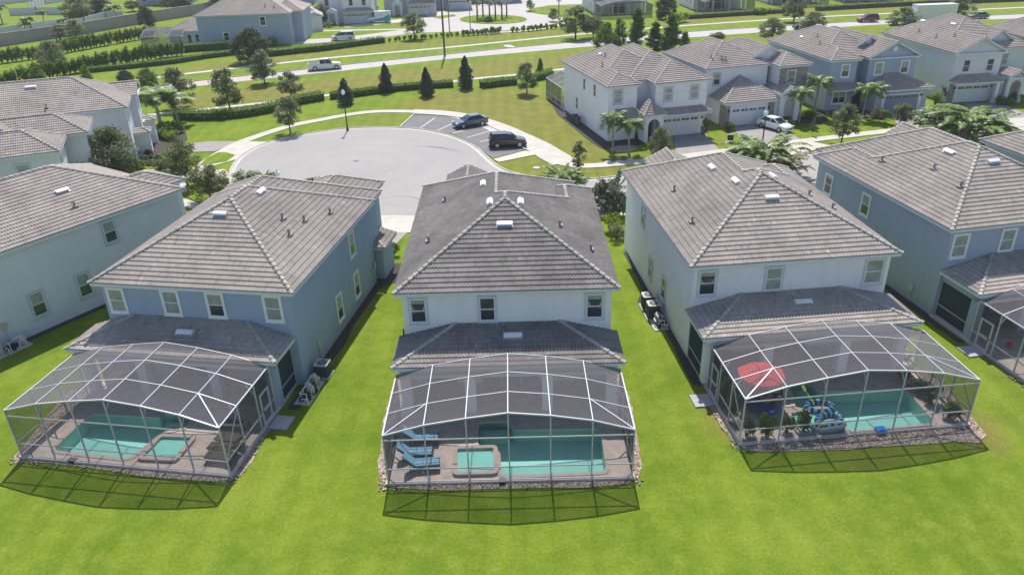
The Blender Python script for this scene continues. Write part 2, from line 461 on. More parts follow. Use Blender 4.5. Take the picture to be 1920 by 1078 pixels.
def tile_roof(mb, rects, detail=2, course=.36, pitch=.20, rng=R, tol=.07):
    for i, r in enumerate(rects):
        x0, x1, y0, y1, ze, s, g = r
        for k in range(4):
            if 'LRFB'[k] in g: continue
            ua, ub = (y0, y1) if k < 2 else (x0, x1)
            dmax = (x1 - x0) if k < 2 else (y1 - y0)
            op = 'RLBF'[k]
            if op not in g: dmax /= 2
            if any(same_plane(r, b, k) for b in rects[:i]): continue
            dups = [b for b in rects[i + 1:] if same_plane(r, b, k)]
            mine = [r] + dups
            others = [b for b in rects if b not in mine]
            ext = {id(b): ((b[1] - b[0]) if k < 2 else (b[3] - b[2])) / (1 if 'RLBF'[k] in b[6] else 2) for b in mine}
            for b in dups:
                ub_ = (b[2], b[3]) if k < 2 else (b[0], b[1])
                ua, ub = min(ua, ub_[0]), max(ub, ub_[1]); dmax = max(dmax, ext[id(b)])
            def own(u, d):
                if u < ua or u > ub or d > dmax + 1e-6: return False
                x, y = side_pt(r, k, u, d)
                h = ze + s * d
                if max(rect_h(b, x, y) if d <= ext[id(b)] + 1e-6 else -INF for b in mine) < h - 1e-4: return False
                for b in mine:
                    if rect_h(b, x, y) > h + tol: return False
                for b in others:
                    if rect_h(b, x, y) > h + tol: return False
                return True
            dc = course / sqrt(1 + s * s)
            n = int(math.ceil(dmax / dc))
            for c in range(n):
                d0, d1 = c * dc, min((c + 1) * dc, dmax)
                dm = (d0 + d1) / 2
                st = .12 if detail >= 2 else .25
                m = max(2, int((ub - ua) / st)); us = [ua + (ub - ua) * (q + .5) / m for q in range(m)]
                fl = [own(u, dm) for u in us]
                q = 0
                while q < m:
                    if not fl[q]: q += 1; continue
                    e = q
                    while e + 1 < m and fl[e + 1]: e += 1
                    def edge(uin, sgn, d):
                        # last owned u from uin moving in direction sgn
                        if not own(uin, d):
                            for _ in range(14):
                                uin -= sgn * .05
                                if own(uin, d): break
                            else: return None
                        a = uin; stp = .2
                        for _ in range(200):
                            if own(a + sgn * stp, d): a += sgn * stp
                            else: break
                        lo, hi = 0, stp
                        for _ in range(6):
                            md = (lo + hi) / 2
                            if own(a + sgn * md, d): lo = md
                            else: hi = md
                        return a + sgn * lo
                    E = []
                    for d in (d0 + 1e-3, d1 - 1e-3):
                        l = edge(us[q] , -1, d); rr = edge(us[e], 1, d)
                        lim = dc * 1.6 + .2
                        if l is None or abs(l - us[q]) > lim: l = us[q] - (st / 2 if q else 0)
                        if rr is None or abs(rr - us[e]) > lim: rr = us[e] + (st / 2)
                        E.append((l, max(rr, l)))
                    (l0, r0), (l1, r1) = E
                    lo, hi = min(l0, l1), max(r0, r1)
                    sub = {3: 6, 2: 4, 1: 2, 0: 0}[detail]
                    if sub:
                        step = pitch / sub
                        a0 = math.ceil(lo / step) ; a1 = math.floor(hi / step)
                        grid = [lo] + [t * step for t in range(a0, a1 + 1) if lo < t * step < hi] + [hi]
                    else:
                        step = 1.6
                        a0 = math.ceil(lo / step); a1 = math.floor(hi / step)
                        grid = [lo] + [t * step for t in range(a0, a1 + 1) if lo < t * step < hi] + [hi]
                    lift = .052 if detail > 1 else .085
                    base = len(mb.v)
                    off = (c % 2) * 0.0
                    rj = rng.random() * 10
                    for u in grid:
                        pr = (.052 * (.5 + .5 * cos(2 * pi * u / pitch))) if sub else 0
                        u0 = min(max(u, l0), r0); u1 = min(max(u, l1), r1)
                        xa, ya = side_pt(r, k, u0, d0); xb, yb = side_pt(r, k, u1, d1)
                        za, zb = ze + s * d0, ze + s * d1
                        mb.v += [(xa, ya, za + pr - .0), (xa, ya, za + lift + pr), (xb, yb, zb + pr)]
                    ng = len(grid)
                    vals = {}
                    for a in range(ng - 1):
                        b0 = base + 3 * a; b1 = b0 + 3
                        tn = int(math.floor((grid[a] + 1e-4) / pitch)) if sub else a
                        if tn not in vals: vals[tn] = min(1, max(0, rng.gauss(.5, .2)))
                        v = vals[tn]
                        quads = ((b0, b1, b1 + 1, b0 + 1), (b0 + 1, b1 + 1, b1 + 2, b0 + 2))
                        for w_ in quads:
                            mb.f.append(w_ if k in (2, 1) else w_[::-1]); mb.a.append(v if v != .5 else .501)
                    q = e + 1
def cap_lines(rects):
    out = []
    for i, r in enumerate(rects):
        x0, x1, y0, y1, ze, s, g = r
        w, l = x1 - x0, y1 - y0
        segs = []
        if 'L' in g and 'R' in g:
            pass
        if w <= l or ('F' in g or 'B' in g) and not ('L' in g or 'R' in g):
            hw = w / 2; cx = (x0 + x1) / 2
            ya = y0 if 'F' in g else y0 + hw
            yb = y1 if 'B' in g else y1 - hw
            if yb < ya:       # clipped pent (one gable inside a wall)
                ya = yb = (ya + yb) / 2
            if yb > ya: segs.append(((cx, ya), (cx, yb)))
            for gy, yy, sg in (('F', y0, 1), ('B', y1, -1)):
                if gy in g: continue
                ex = min(hw, l)
                if 'L' not in g: segs.append(((x0, yy), (x0 + ex, yy + sg * ex)))
                if 'R' not in g: segs.append(((x1, yy), (x1 - ex, yy + sg * ex)))
        else:
            hl = l / 2; cy = (y0 + y1) / 2
            xa = x0 if 'L' in g else x0 + hl
            xb = x1 if 'R' in g else x1 - hl
            if xb > xa: segs.append(((xa, cy), (xb, cy)))
            for gx, xx, sg in (('L', x0, 1), ('R', x1, -1)):
                if gx in g: continue
                ex = min(hl, w)
                if 'F' not in g: segs.append(((xx, y0), (xx + sg * ex, y0 + ex)))
                if 'B' not in g: segs.append(((xx, y1), (xx + sg * ex, y1 - ex)))
        for a, b in segs:
            L = hypot(b[0] - a[0], b[1] - a[1]); n = max(2, int(L / .15))
            nx, ny = -(b[1] - a[1]) / L, (b[0] - a[0]) / L
            run = []
            for q in range(n + 1):
                t = q / n; x = a[0] + (b[0] - a[0]) * t; y = a[1] + (b[1] - a[1]) * t
                h = rect_h(r, x, y); e = env(rects, x, y)
                ok = e <= h + .03
                if ok and .03 < t < .97:
                    e1, e2 = env(rects, x + nx * .2, y + ny * .2), env(rects, x - nx * .2, y - ny * .2)
                    ok = e1 < h + .005 and e2 < h + .005 and (h - (e1 + e2) / 2) > .03
                if ok: run.append((x, y, h))
                else:
                    if len(run) > 2: out.append((run[0], run[-1]))
                    run = []
            if len(run) > 2: out.append((run[0], run[-1]))
    # drop doubles
    res = []
    for a, b in out:
        if not any((Vector(a) - Vector(c)).length + (Vector(b) - Vector(d)).length < .3 for c, d in res): res.append((a, b))
    return res
def cap_tiles(mb, lines, rad=.13, seg=.42, n=5):
    for a, b in lines:
        a, b = Vector(a), Vector(b)
        if a.z > b.z: a, b = b, a
        d = b - a; L = d.length; d /= L
        m = max(1, int(round(L / seg))); sl = L / m
        sdv = d.cross(Vector((0, 0, 1))).normalized(); up = sdv.cross(d)
        for q in range(m):
            p0 = a + d * (q * sl - .03); p1 = a + d * ((q + 1) * sl + .02)
            base = len(mb.v); v = min(1, max(0, R.gauss(.5, .2)))
            for p, rr, dz in ((p0, rad * 1.12, .05), (p1, rad * .9, .02)):
                for j in range(n + 1):
                    t = pi * j / n
                    mb.v.append(tuple(p + sdv * cos(t) * rr + up * (sin(t) * rr * .85 + dz - .02)))
            for j in range(n):
                mb.f.append((base + j, base + j + 1, base + n + 2 + j, base + n + 1 + j)); mb.a.append(v)
            mb.f.append(tuple(base + j for j in range(n + 1))); mb.a.append(v)

def roof_part(parent, rects, m, name='roof', detail=2, slab=True, caps=True, fascia=M_FASC, capmat=None):
    mb = MB(); tile_roof(mb, rects, detail); ro = mb.build(name, m, parent)
    if caps:
        for ln in cap_lines(rects):
            cb = MB(); cap_tiles(cb, [ln], rad=.13 if detail else .11, seg=.42 if detail else .8, n=5 if detail else 4)
            cb.build('ridge_cap', capmat or M_CAP, ro)
    if slab:
        fb = MB()
        for i, r in enumerate(rects):
            o = .02 + .004 * i; z = r[4]
            fb.box(r[0] + o, r[1] - o, r[2] + o, r[3] - o, z - .21 - .003 * i, z - .015 - .003 * i)
            # sloping barge boards on gable ends
            for gy, yy, sg in (('F', r[2], 1), ('B', r[3], -1)):
                if gy in r[6] and 'L' not in r[6] and 'R' not in r[6] and r[3] - r[2] > (r[1] - r[0]) * .42:
                    cx = (r[0] + r[1]) / 2; top = z + r[5] * (cx - r[0])
                    for sx in (r[0], r[1]):
                        fb.beam((sx, yy + sg * .03, z - .06), (cx, yy + sg * .03, top - .06), .06, .2)
        fb.build('fascia', fascia, parent)
    return ro
def walls_part(parent, rects, m, inset=.4, zlow=0, name='wall'):
    wb = MB()
    for i, r in enumerate(rects):
        x0, x1, y0, y1, ze, s, g = r
        o = inset + .004 * i
        a, b, c, d = x0 + o, x1 - o, y0 + (o if 'x' not in g or 'F' not in g else 0), y1 - o
        wb.box(a, b, c, d, zlow, ze - .2)
        for gy in 'FB':
            if gy in g and 'x' not in g and 'L' not in g and 'R' not in g:
                cx = (x0 + x1) / 2
                yy = c + .003 if gy == 'F' else d - .003
                top = ze + s * (cx - x0) - .06
                wb.xprism([(a, ze - .205), (b, ze - .205), (b, ze + s * o - .06), (cx, top), (a, ze + s * o - .06)], yy, yy + (.25 if gy == 'F' else -.25))
    return wb.build(name, m, parent)

# ------------------------------------------------------------------ windows, doors, vents
WCACHE = {}
def window(parent, x, y, z, w, h, face='F', trim=None, blind='top', sash=2, tw=.13):
    """face: F looks to -y, B to +y, L to -x, R to +x; (x, y) is the lower left corner on the wall"""
    key = (round(w, 2), round(h, 2), trim.name if trim else 'n', blind, sash, tw)
    if key not in WCACHE:
        fb = MB()
        # surround proud of the wall
        if trim:
            fb.box(-tw, w + tw, -.05, .02, h, h + tw); fb.box(-tw, w + tw, -.05, .02, -tw, 0)
            fb.box(-tw, 0, -.05, .02, 0, h); fb.box(w, w + tw, -.05, .02, 0, h)
            fb.box(-tw - .04, w + tw + .04, -.09, .018, -tw - .05, -tw)
        s = .045
        sf = MB()
        sf.box(0, w, -.035, .01, 0, s); sf.box(0, w, -.035, .01, h - s, h); sf.box(0, s, -.035, .01, s, h - s); sf.box(w - s, w, -.035, .01, s, h - s)
        if sash == 2: sf.box(s, w - s, -.04, .008, h * .5 - .025, h * .5 + .025)
        if sash == 4:
            sf.box(s, w - s, -.04, .008, h * .5 - .025, h * .5 + .025); sf.box(w / 2 - .04, w / 2 + .04, -.042, .006, s, h - s)
        gb = MB(); gb.box(s * .5, w - s * .5, -.012, .004, s * .5, h - s * .5)
        bb = MB()
        if blind == 'top': bb.box(s, w - s, -.018, -.0125, h * .5, h - s)
        elif blind == 'full': bb.box(s, w - s, -.018, -.0125, s, h - s)
        elif blind == 'curtain':
            bb.box(s, w - s, -.018, -.0125, h * .8, h - s)
            bb.face([(s, -.019, h * .8), (w * .3, -.019, h * .5), (w * .22, -.019, h * .5), (s, -.019, h * .55)])
            bb.face([(w - s, -.019, h * .8), (w * .75, -.019, h * .5), (w * .85, -.019, h * .5), (w - s, -.019, h * .6)])
        WCACHE[key] = (fb, sf, gb, bb)
        fo = (fb if trim else sf).build('window', trim or M_TRIM)
        meshes = [fo.data]
        if trim: so = sf.build('sash', M_TRIM); meshes.append(so.data); bpy.data.objects.remove(so)
        else: meshes.append(None)
        go = gb.build('pane', M_GLASS); meshes.append(go.data); bpy.data.objects.remove(go)
        if bb.f: bo = bb.build('blind', M_BLIND); meshes.append(bo.data); bpy.data.objects.remove(bo)
        else: meshes.append(None)
        bpy.data.objects.remove(fo)
        WCACHE[key] = meshes
    ms = WCACHE[key]
    o = bpy.data.objects.new('window', ms[0]); COL.objects.link(o); o.parent = parent
    o.location = (x, y, z); o.rotation_euler = (0, 0, {'F': 0, 'B': pi, 'L': -pi / 2, 'R': pi / 2}[face])
    for nm, me in (('sash', ms[1]), ('pane', ms[2]), ('blind', ms[3])):
        if me is not None:
            c = bpy.data.objects.new(nm, me); COL.objects.link(c); c.parent = o
    return o
def garage_door(parent, x, y, w=4.9, h=2.3, m=M_DOOR, glass=True):
    mb = MB()
    mb.box(x, x + w, y - .03, y + .05, 0.02, h)
    for q in range(4):                       # raised panels
        z0 = .1 + q * (h - .15) / 4
        for p in range(8 if q < 3 else 0):
            xx = x + .1 + p * (w - .2) / 8
            mb.box(xx + .04, xx + (w - .2) / 8 - .04, y - .045, y - .028, z0, z0 + (h - .15) / 4 - .1)
    d = mb.build('garage_door', m, parent)
    tb = MB(); tb.box(x - .16, x, y - .06, y + .05, 0, h + .16); tb.box(x + w, x + w + .16, y - .06, y + .05, 0, h + .16); tb.box(x, x + w, y - .06, y + .05, h, h + .16)
    tb.build('door_trim', M_TRIM, d)
    if glass:
        gb = MB()
        for p in range(8):
            xx = x + .1 + p * (w - .2) / 8 + (.06 if p % 2 == 0 else -.02)
            z0 = h - .42
            for a in (0, 1):
                for b in (0, 1):
                    gb.box(xx + .05 + a * .22, xx + .24 + a * .22, y - .05, y - .03, z0 + b * .15, z0 + .13 + b * .15)
        gb.build('door_light', M_GLASS, d)
    return d
def roof_vent(roof, rects, x, y, face, w=.92, dpt=.36):
    """low off-ridge vent; face is the way down the slope"""
    z = env(rects, x, y); s = rects[0][5]
    dn = {'F': Vector((0, -1, -s)), 'B': Vector((0, 1, -s)), 'L': Vector((-1, 0, -s)), 'R': Vector((1, 0, -s))}[face].normalized()
    sd = Vector((0, 0, 1)).cross(dn).normalized(); up = dn.cross(sd)
    if up.z < 0: up = -up
    c = Vector((x, y, z)) + up * .12
    mb = MB()
    n = 6; pr = [(-dpt / 2, -.14), (-dpt / 2, .05), (-dpt * .3, .10), (dpt * .35, .11), (dpt / 2, .06), (dpt / 2, 0)]
    for sgn, e in ((-1, 0), (1, 0)):
        mb.face([tuple(c + dn * a + up * b + sd * (sgn * w / 2)) for a, b in (pr if sgn > 0 else pr[::-1])])
    for i in range(len(pr) - 1):
        a, b = pr[i], pr[i + 1]
        mb.face([tuple(c + dn * a[0] + up * a[1] - sd * w / 2), tuple(c + dn * a[0] + up * a[1] + sd * w / 2), tuple(c + dn * b[0] + up * b[1] + sd * w / 2), tuple(c + dn * b[0] + up * b[1] - sd * w / 2)])
    mb.obox(c - up * .07, sd * (w / 2 + .02), dn * (dpt / 2 + .04), up * .015)
    v = mb.build('roof_vent', M_VENT, roof)
    return v
def pipe_vent(roof, rects, x, y, h=.38, bend=True):
    z = env(rects, x, y)
    mb = MB()
    mb.obox((x, y, z + .06), (.2, 0, 0), (0, .2, 0), (0, 0, .03))
    mb.tube([(x, y, z), (x, y, z + h)], .07, 8)
    if bend: mb.tube([(x, y, z + h - .02), (x + .02, y - .08, z + h + .06), (x + .02, y - .2, z + h + .0)], [.085, .085, .08], 8)
    return mb.build('vent_pipe', M_LEAD, roof)
# ------------------------------------------------------------------ polygons with holes
def fill_sheet(outer, holes, grid=()):
    pts = [Vector((p[0], p[1])) for p in outer]; faces = [list(range(len(pts)))]
    edges = []
    for h in holes:
        b = len(pts); pts += [Vector((p[0], p[1])) for p in h]
        edges += [(b + i, b + (i + 1) % len(h)) for i in range(len(h))]
    pts += [Vector((p[0], p[1])) for p in grid]
    v, e, f, *_ = delaunay_2d_cdt(pts, edges, faces, 1, 1e-5)
    def inside(p, poly):
        c = False; n = len(poly)
        for i in range(n):
            a, b = poly[i], poly[(i + 1) % n]
            if (a[1] > p[1]) != (b[1] > p[1]) and p[0] < (b[0] - a[0]) * (p[1] - a[1]) / (b[1] - a[1]) + a[0]: c = not c
        return c
    boxes = [(min(p[0] for p in h), max(p[0] for p in h), min(p[1] for p in h), max(p[1] for p in h), h) for h in holes]
    out = []
    for t in f:
        c = (sum(v[i].x for i in t) / len(t), sum(v[i].y for i in t) / len(t))
        if any(a <= c[0] <= b and d <= c[1] <= e_ and inside(c, h) for a, b, d, e_, h in boxes): continue
        out.append(t)
    return v, out
def inset_poly(poly, d):
    n = len(poly); ar = sum(poly[i][0] * poly[(i + 1) % n][1] - poly[(i + 1) % n][0] * poly[i][1] for i in range(n))
    sg = 1 if ar > 0 else -1; out = []
    for i in range(n):
        p0, p1, p2 = Vector(poly[i - 1][:2]), Vector(poly[i][:2]), Vector(poly[(i + 1) % n][:2])
        a = (p1 - p0).normalized(); b = (p2 - p1).normalized()
        na, nb = Vector((-a.y, a.x)) * sg, Vector((-b.y, b.x)) * sg
        m = (na + nb)
        if m.length < .2: m = na
        m = m.normalized(); k = d / max(.4, m.dot(na))
        out.append((p1.x + m.x * k, p1.y + m.y * k))
    return out
def round_poly(poly, r=.35, n=3):
    out = []; k = len(poly)
    for i in range(k):
        p0, p1, p2 = Vector(poly[i - 1][:2]), Vector(poly[i][:2]), Vector(poly[(i + 1) % k][:2])
        a = (p0 - p1); b = (p2 - p1); rr = min(r, a.length * .4, b.length * .4)
        q0 = p1 + a.normalized() * rr; q1 = p1 + b.normalized() * rr
        for j in range(n + 1):
            t = j / n
            q = q0 * (1 - t) ** 2 + p1 * 2 * t * (1 - t) + q1 * t * t
            out.append((q.x, q.y))
    return out

class Frame:
    def __init__(s, ox, oy, ang):
        s.o = Vector((ox, oy, 0)); s.ang = radians(ang)
        s.X = Vector((cos(s.ang), sin(s.ang), 0)); s.Y = Vector((-sin(s.ang), cos(s.ang), 0))
    def w(s, x, y, z=0): return s.o + s.X * x + s.Y * y + Vector((0, 0, z))
    def l(s, p): d = Vector(p) - s.o; return Vector((d.dot(s.X), d.dot(s.Y), p[2]))
    def px(s, x, y, z=0): return s.l(G(x, y, z))
    def thing(s, name, label, cat, x, y, z=0, rot=0, **k):
        return thing(name, label, cat, tuple(s.w(x, y, z)), s.ang + rot, **k)
HOLES = []

FRC = Frame(-6.82, 38.97, -.34); FRL = Frame(-25.51, 41.59, -9.7); FRR = Frame(10.75, 41.35, 5.03); FRF = Frame(28.73, 45.72, 10.47)
FRW = Frame(-46.0, 51.5, -33.4)
HE = 6.6
def plan_C(W=13.0, mir=False):
    k = W / 13.0
    rs = [(0, 13, 0, 14.1, HE, .5, ''), (0, 11.8, 0, 18.3, HE, .5, ''), (8.6, 13, 8, 16.8, HE, .5, ''), (1.9, 5.3, 14, 18.7, HE + .75, .5, 'B')]
    rs = [(a * k, b * k, c, d, e, f, g) for a, b, c, d, e, f, g in rs]
    if mir: rs = [(W - b, W - a, c, d, e, f, g) for a, b, c, d, e, f, g in rs]
    return rs
def plan_L(F=15.2, s=.5, ext=True):
    return [(0, 13, 0, F, HE, s, ''), (6.6, 11.0, 8, F + 1.6, HE, s, '')] + ([(.15, 12.85, .15, F + 2.1, HE, s, ''), (6.6, 12.4, 8, F + 4.2, HE, s, '')] if ext else [])
def near_house(fr, label, rects, wallm, tilem, wins, side_wins, W=13.0, trim=None, lanai=True, lan=(0, 13), ld=(3.05, 3.52), detail=2, vents=(), pipes=(), fasc=None, lan_wall=True):
    h = thing('house', label, 'house', tuple(fr.w(0, 0)), fr.ang)
    walls_part(h, rects, wallm)
    ro = roof_part(h, rects, tilem, detail=detail, fascia=fasc or M_FASC)
    for (x, y, f) in vents: roof_vent(ro, rects, x, y, f)
    for (x, y) in pipes: pipe_vent(ro, rects, x, y)
    for (x, z, w_, h_, bl) in wins: window(h, x, .395, z, w_, h_, 'F', trim, bl)
    for (f, x, y, z, w_, h_, bl) in side_wins: window(h, x, y, z, w_, h_, f, trim, bl)
    if lanai:
        a, b = lan
        yl, zl = -ld[0], ld[1]; lr = [(a, b, yl, .42, zl, (4.36 - zl) / (.4 - yl), 'B')]
        r2 = roof_part(h, lr, tilem, name='lanai_roof', detail=detail, fascia=fasc or M_FASC)
        roof_vent(r2, lr, (a + b) / 2 + .3, -.8, 'F', 1.05, .4)
        for x in (a + .35, a + 4.0, b - 4.6, b - .95):
            cb = MB(); cb.box(x, x + .6, yl + .4, yl + .9, .1, zl - .215); cb.build('lanai_column', wallm, h)
        cb = MB()
        cb.box(a + .35, b - .35, yl + .42, yl + .8, 2.75, zl - .212)
        cb.box(a + .37, a + .67, yl + .8, .4, 2.75, zl - .214); cb.box(b - .67, b - .37, yl + .8, .4, 2.75, zl - .214)
        cb.build('lanai_beam', wallm, h)
        for x in (max(a + .45, .42), min(b - .45, W - .42)):
            sb = MB(); sb.face([(x, yl + .9, .15), (x, .39, .15), (x, .39, 2.75), (x, yl + .9, 2.75)])
            sc = sb.build('lanai_screen', M_SCREEND, h)
            rb = MB()
            rb.beam((x, yl + .9, .98), (x, .39, .98), .06, .06); rb.beam((x, yl + .9, .15), (x, .39, .15), .06, .06); rb.beam((x, .36, .15), (x, .36, 2.75), .05, .05)
            rb.build('screen_rail', M_ALU, sc)
        db = MB(); db.box(a + 4.8, a + 8.4, .36, .41, .15, 2.4); db.box(a + 1.5, a + 3.3, .36, .41, .15, 2.3)
        d = db.build('sliding_door', M_GLASS, h)
        fb = MB()
        for x in (a + 4.8, a + 6.0, a + 7.2, a + 8.34): fb.box(x, x + .06, .33, .358, .15, 2.4)
        fb.box(a + 4.8, a + 8.4, .33, .357, 2.4, 2.48); fb.build('sliding_frame', M_TRIM, d)
    return h

TR_W = M_TRIM
TR_WH = mat('window_surround', (.56, .60, .64), .8, var=.04)
hC = near_house(FRC, 'white house with a weathered grey tile roof, middle of the near row', plan_C(), W_WHITE, T_B,
    [(.86, 4.53, .88, 1.5, 'curtain'), (4.9, 4.53, .88, 1.5, 'none'), (11.15, 4.55, .92, 1.5, 'curtain')], [], trim=TR_WH,
    vents=((6.45, 4.5, 'F'), (5.55, 6.9, 'L'), (7.45, 6.8, 'R'), (5.0, 11.2, 'L')), pipes=((1.6, 5.6), (2.2, 12.0), (9.9, 5.8), (11.7, 4.0)))
hL = near_house(FRL, 'slate blue house with white window trim, behind the left pool cage', plan_L(), W_BLUE, T_A,
    [(.79, 4.55, .95, 1.5, 'full'), (4.4, 4.6, .95, 1.5, 'full'), (7.3, 4.6, .95, 1.5, 'top'), (10.95, 4.55, .95, 1.55, 'full')],
    [('R', 12.61, 10.2, 4.25, .85, 1.6, 'top'), ('R', 12.61, 10.2, 1.0, .85, 1.75, 'top'), ('R', 12.61, 6.7, 1.0, .85, 1.75, 'top')], trim=TR_W,
    lan=(-.75, 12.5), ld=(2.5, 3.42), vents=((6.4, 5.2, 'F'), (7.4, 8.8, 'R')), pipes=((9.6, 7.0), (10.6, 8.0), (10.6, 5.6), (11.4, 10.5)))
hR = near_house(FRR, 'white house with a tan tile roof, behind the right pool cage with the red umbrella', plan_C(13.3), W_WHITE, T_A,
    [(.78, 4.5, 1.0, 1.55, 'curtain'), (5.0, 4.5, 1.0, 1.5, 'full'), (11.4, 4.5, 1.1, 1.6, 'full')],
    [('L', .385, 12.8, 4.35, .8, 1.3, 'none'), ('L', .385, 10.1, 1.2, .8, 1.5, 'top'), ('L', .385, 6.6, 1.3, .8, 1.5, 'none')], trim=TR_WH,
    vents=((6.6, 4.6, 'F'), (5.2, 7.2, 'L'), (7.6, 7.0, 'R'), (4.8, 10.8, 'L')), pipes=((1.6, 5.0), (2.0, 10.5), (10.0, 6.3), (11.2, 5.2)), lan=(0, 13.4), ld=(3.2, 3.5))
hF = near_house(FRF, 'slate blue house cut off by the right edge, behind the half seen pool cage', plan_C(13.0, True), W_BLUE2, T_A,
    [(.75, 4.45, 1.0, 1.55, 'full'), (4.4, 4.5, .95, 1.5, 'full'), (9.0, 4.5, .95, 1.5, 'full')],
    [('L', .385, 15.0, 4.05, .9, 1.5, 'curtain'), ('L', .385, 9.9, 4.1, .9, 1.55, 'top')], trim=TR_W,
    vents=((6.5, 5.0, 'F'), (5.1, 7.6, 'L')), pipes=((3.0, 3.5), (3.4, 6.8), (2.2, 11.0)), lan=(.2, 13.2), ld=(3.35, 3.5))
pF = plan_L(16.8, .42, False)
hW = near_house(FRW, 'pale house cut off by the left edge, with a long side wall', pF, W_PALE, T_D,
    [], [('R', 12.61, 3.5, 1.25, .9, 1.7, 'top'), ('R', 12.61, 6.9, 1.25, .9, 1.7, 'top'), ('R', 12.61, 9.8, 4.45, .9, 1.6, 'top')], trim=mat('surround_pale', (.46, .53, .55), .85), lanai=False,
    vents=((9.4, 9.3, 'R'), ), pipes=((11.6, 2.8), (11.2, 9.0)))
# side garage bump and electric gear of the blue house
mb = MB(); mb.box(12.3, 13.15, 15.25, 17.8, 0, 2.75); mb.build('garage_wall', W_BLUE, hL)
lr = [(12.0, 13.5, 14.95, 18.1, 2.85, .3, 'LB')]
roof_part(hL, lr, T_A, name='side_roof', detail=2)
mb = MB(); mb.box(12.6, 12.78, 14.2, 14.5, 1.2, 1.9); mb.box(12.6, 12.72, 13.8, 14.0, 1.1, 1.6); mb.tube([(12.66, 14.35, 0), (12.66, 14.35, 3.2)], .03, 6); mb.build('meter_box', M_METAL, hL)
mb = MB(); mb.tube([(.32, .36, 4.1), (.32, .36, 3.2), (.3, .1, 3.0)], .05, 6); mb.build('downpipe', M_BLACK, hC)
mb = MB(); mb.box(.25, .395, 2.5, 2.9, .9, 1.3); mb.tube([(.34, 2.7, .9), (.34, 2.7, 0)], .03, 6); mb.build('pool_control_box', M_BEIGE, hF)
mb = MB(); mb.box(12.605, 12.75, 1.2, 1.6, 1.3, 1.8); mb.tube([(12.68, 1.4, 1.3), (12.68, 1.4, .2)], .03, 6); mb.box(12.605, 12.72, .4, .6, 2.2, 2.4); mb.build('pool_control_box', M_BEIGE, hW)
mb = MB(); mb.box(12.605, 12.74, 2.9, 3.2, 1.2, 1.7); mb.tube([(12.66, 3.05, 1.2), (12.66, 3.05, .1)], .04, 6); mb.build('pool_control_box', M_BEIGE, hL)

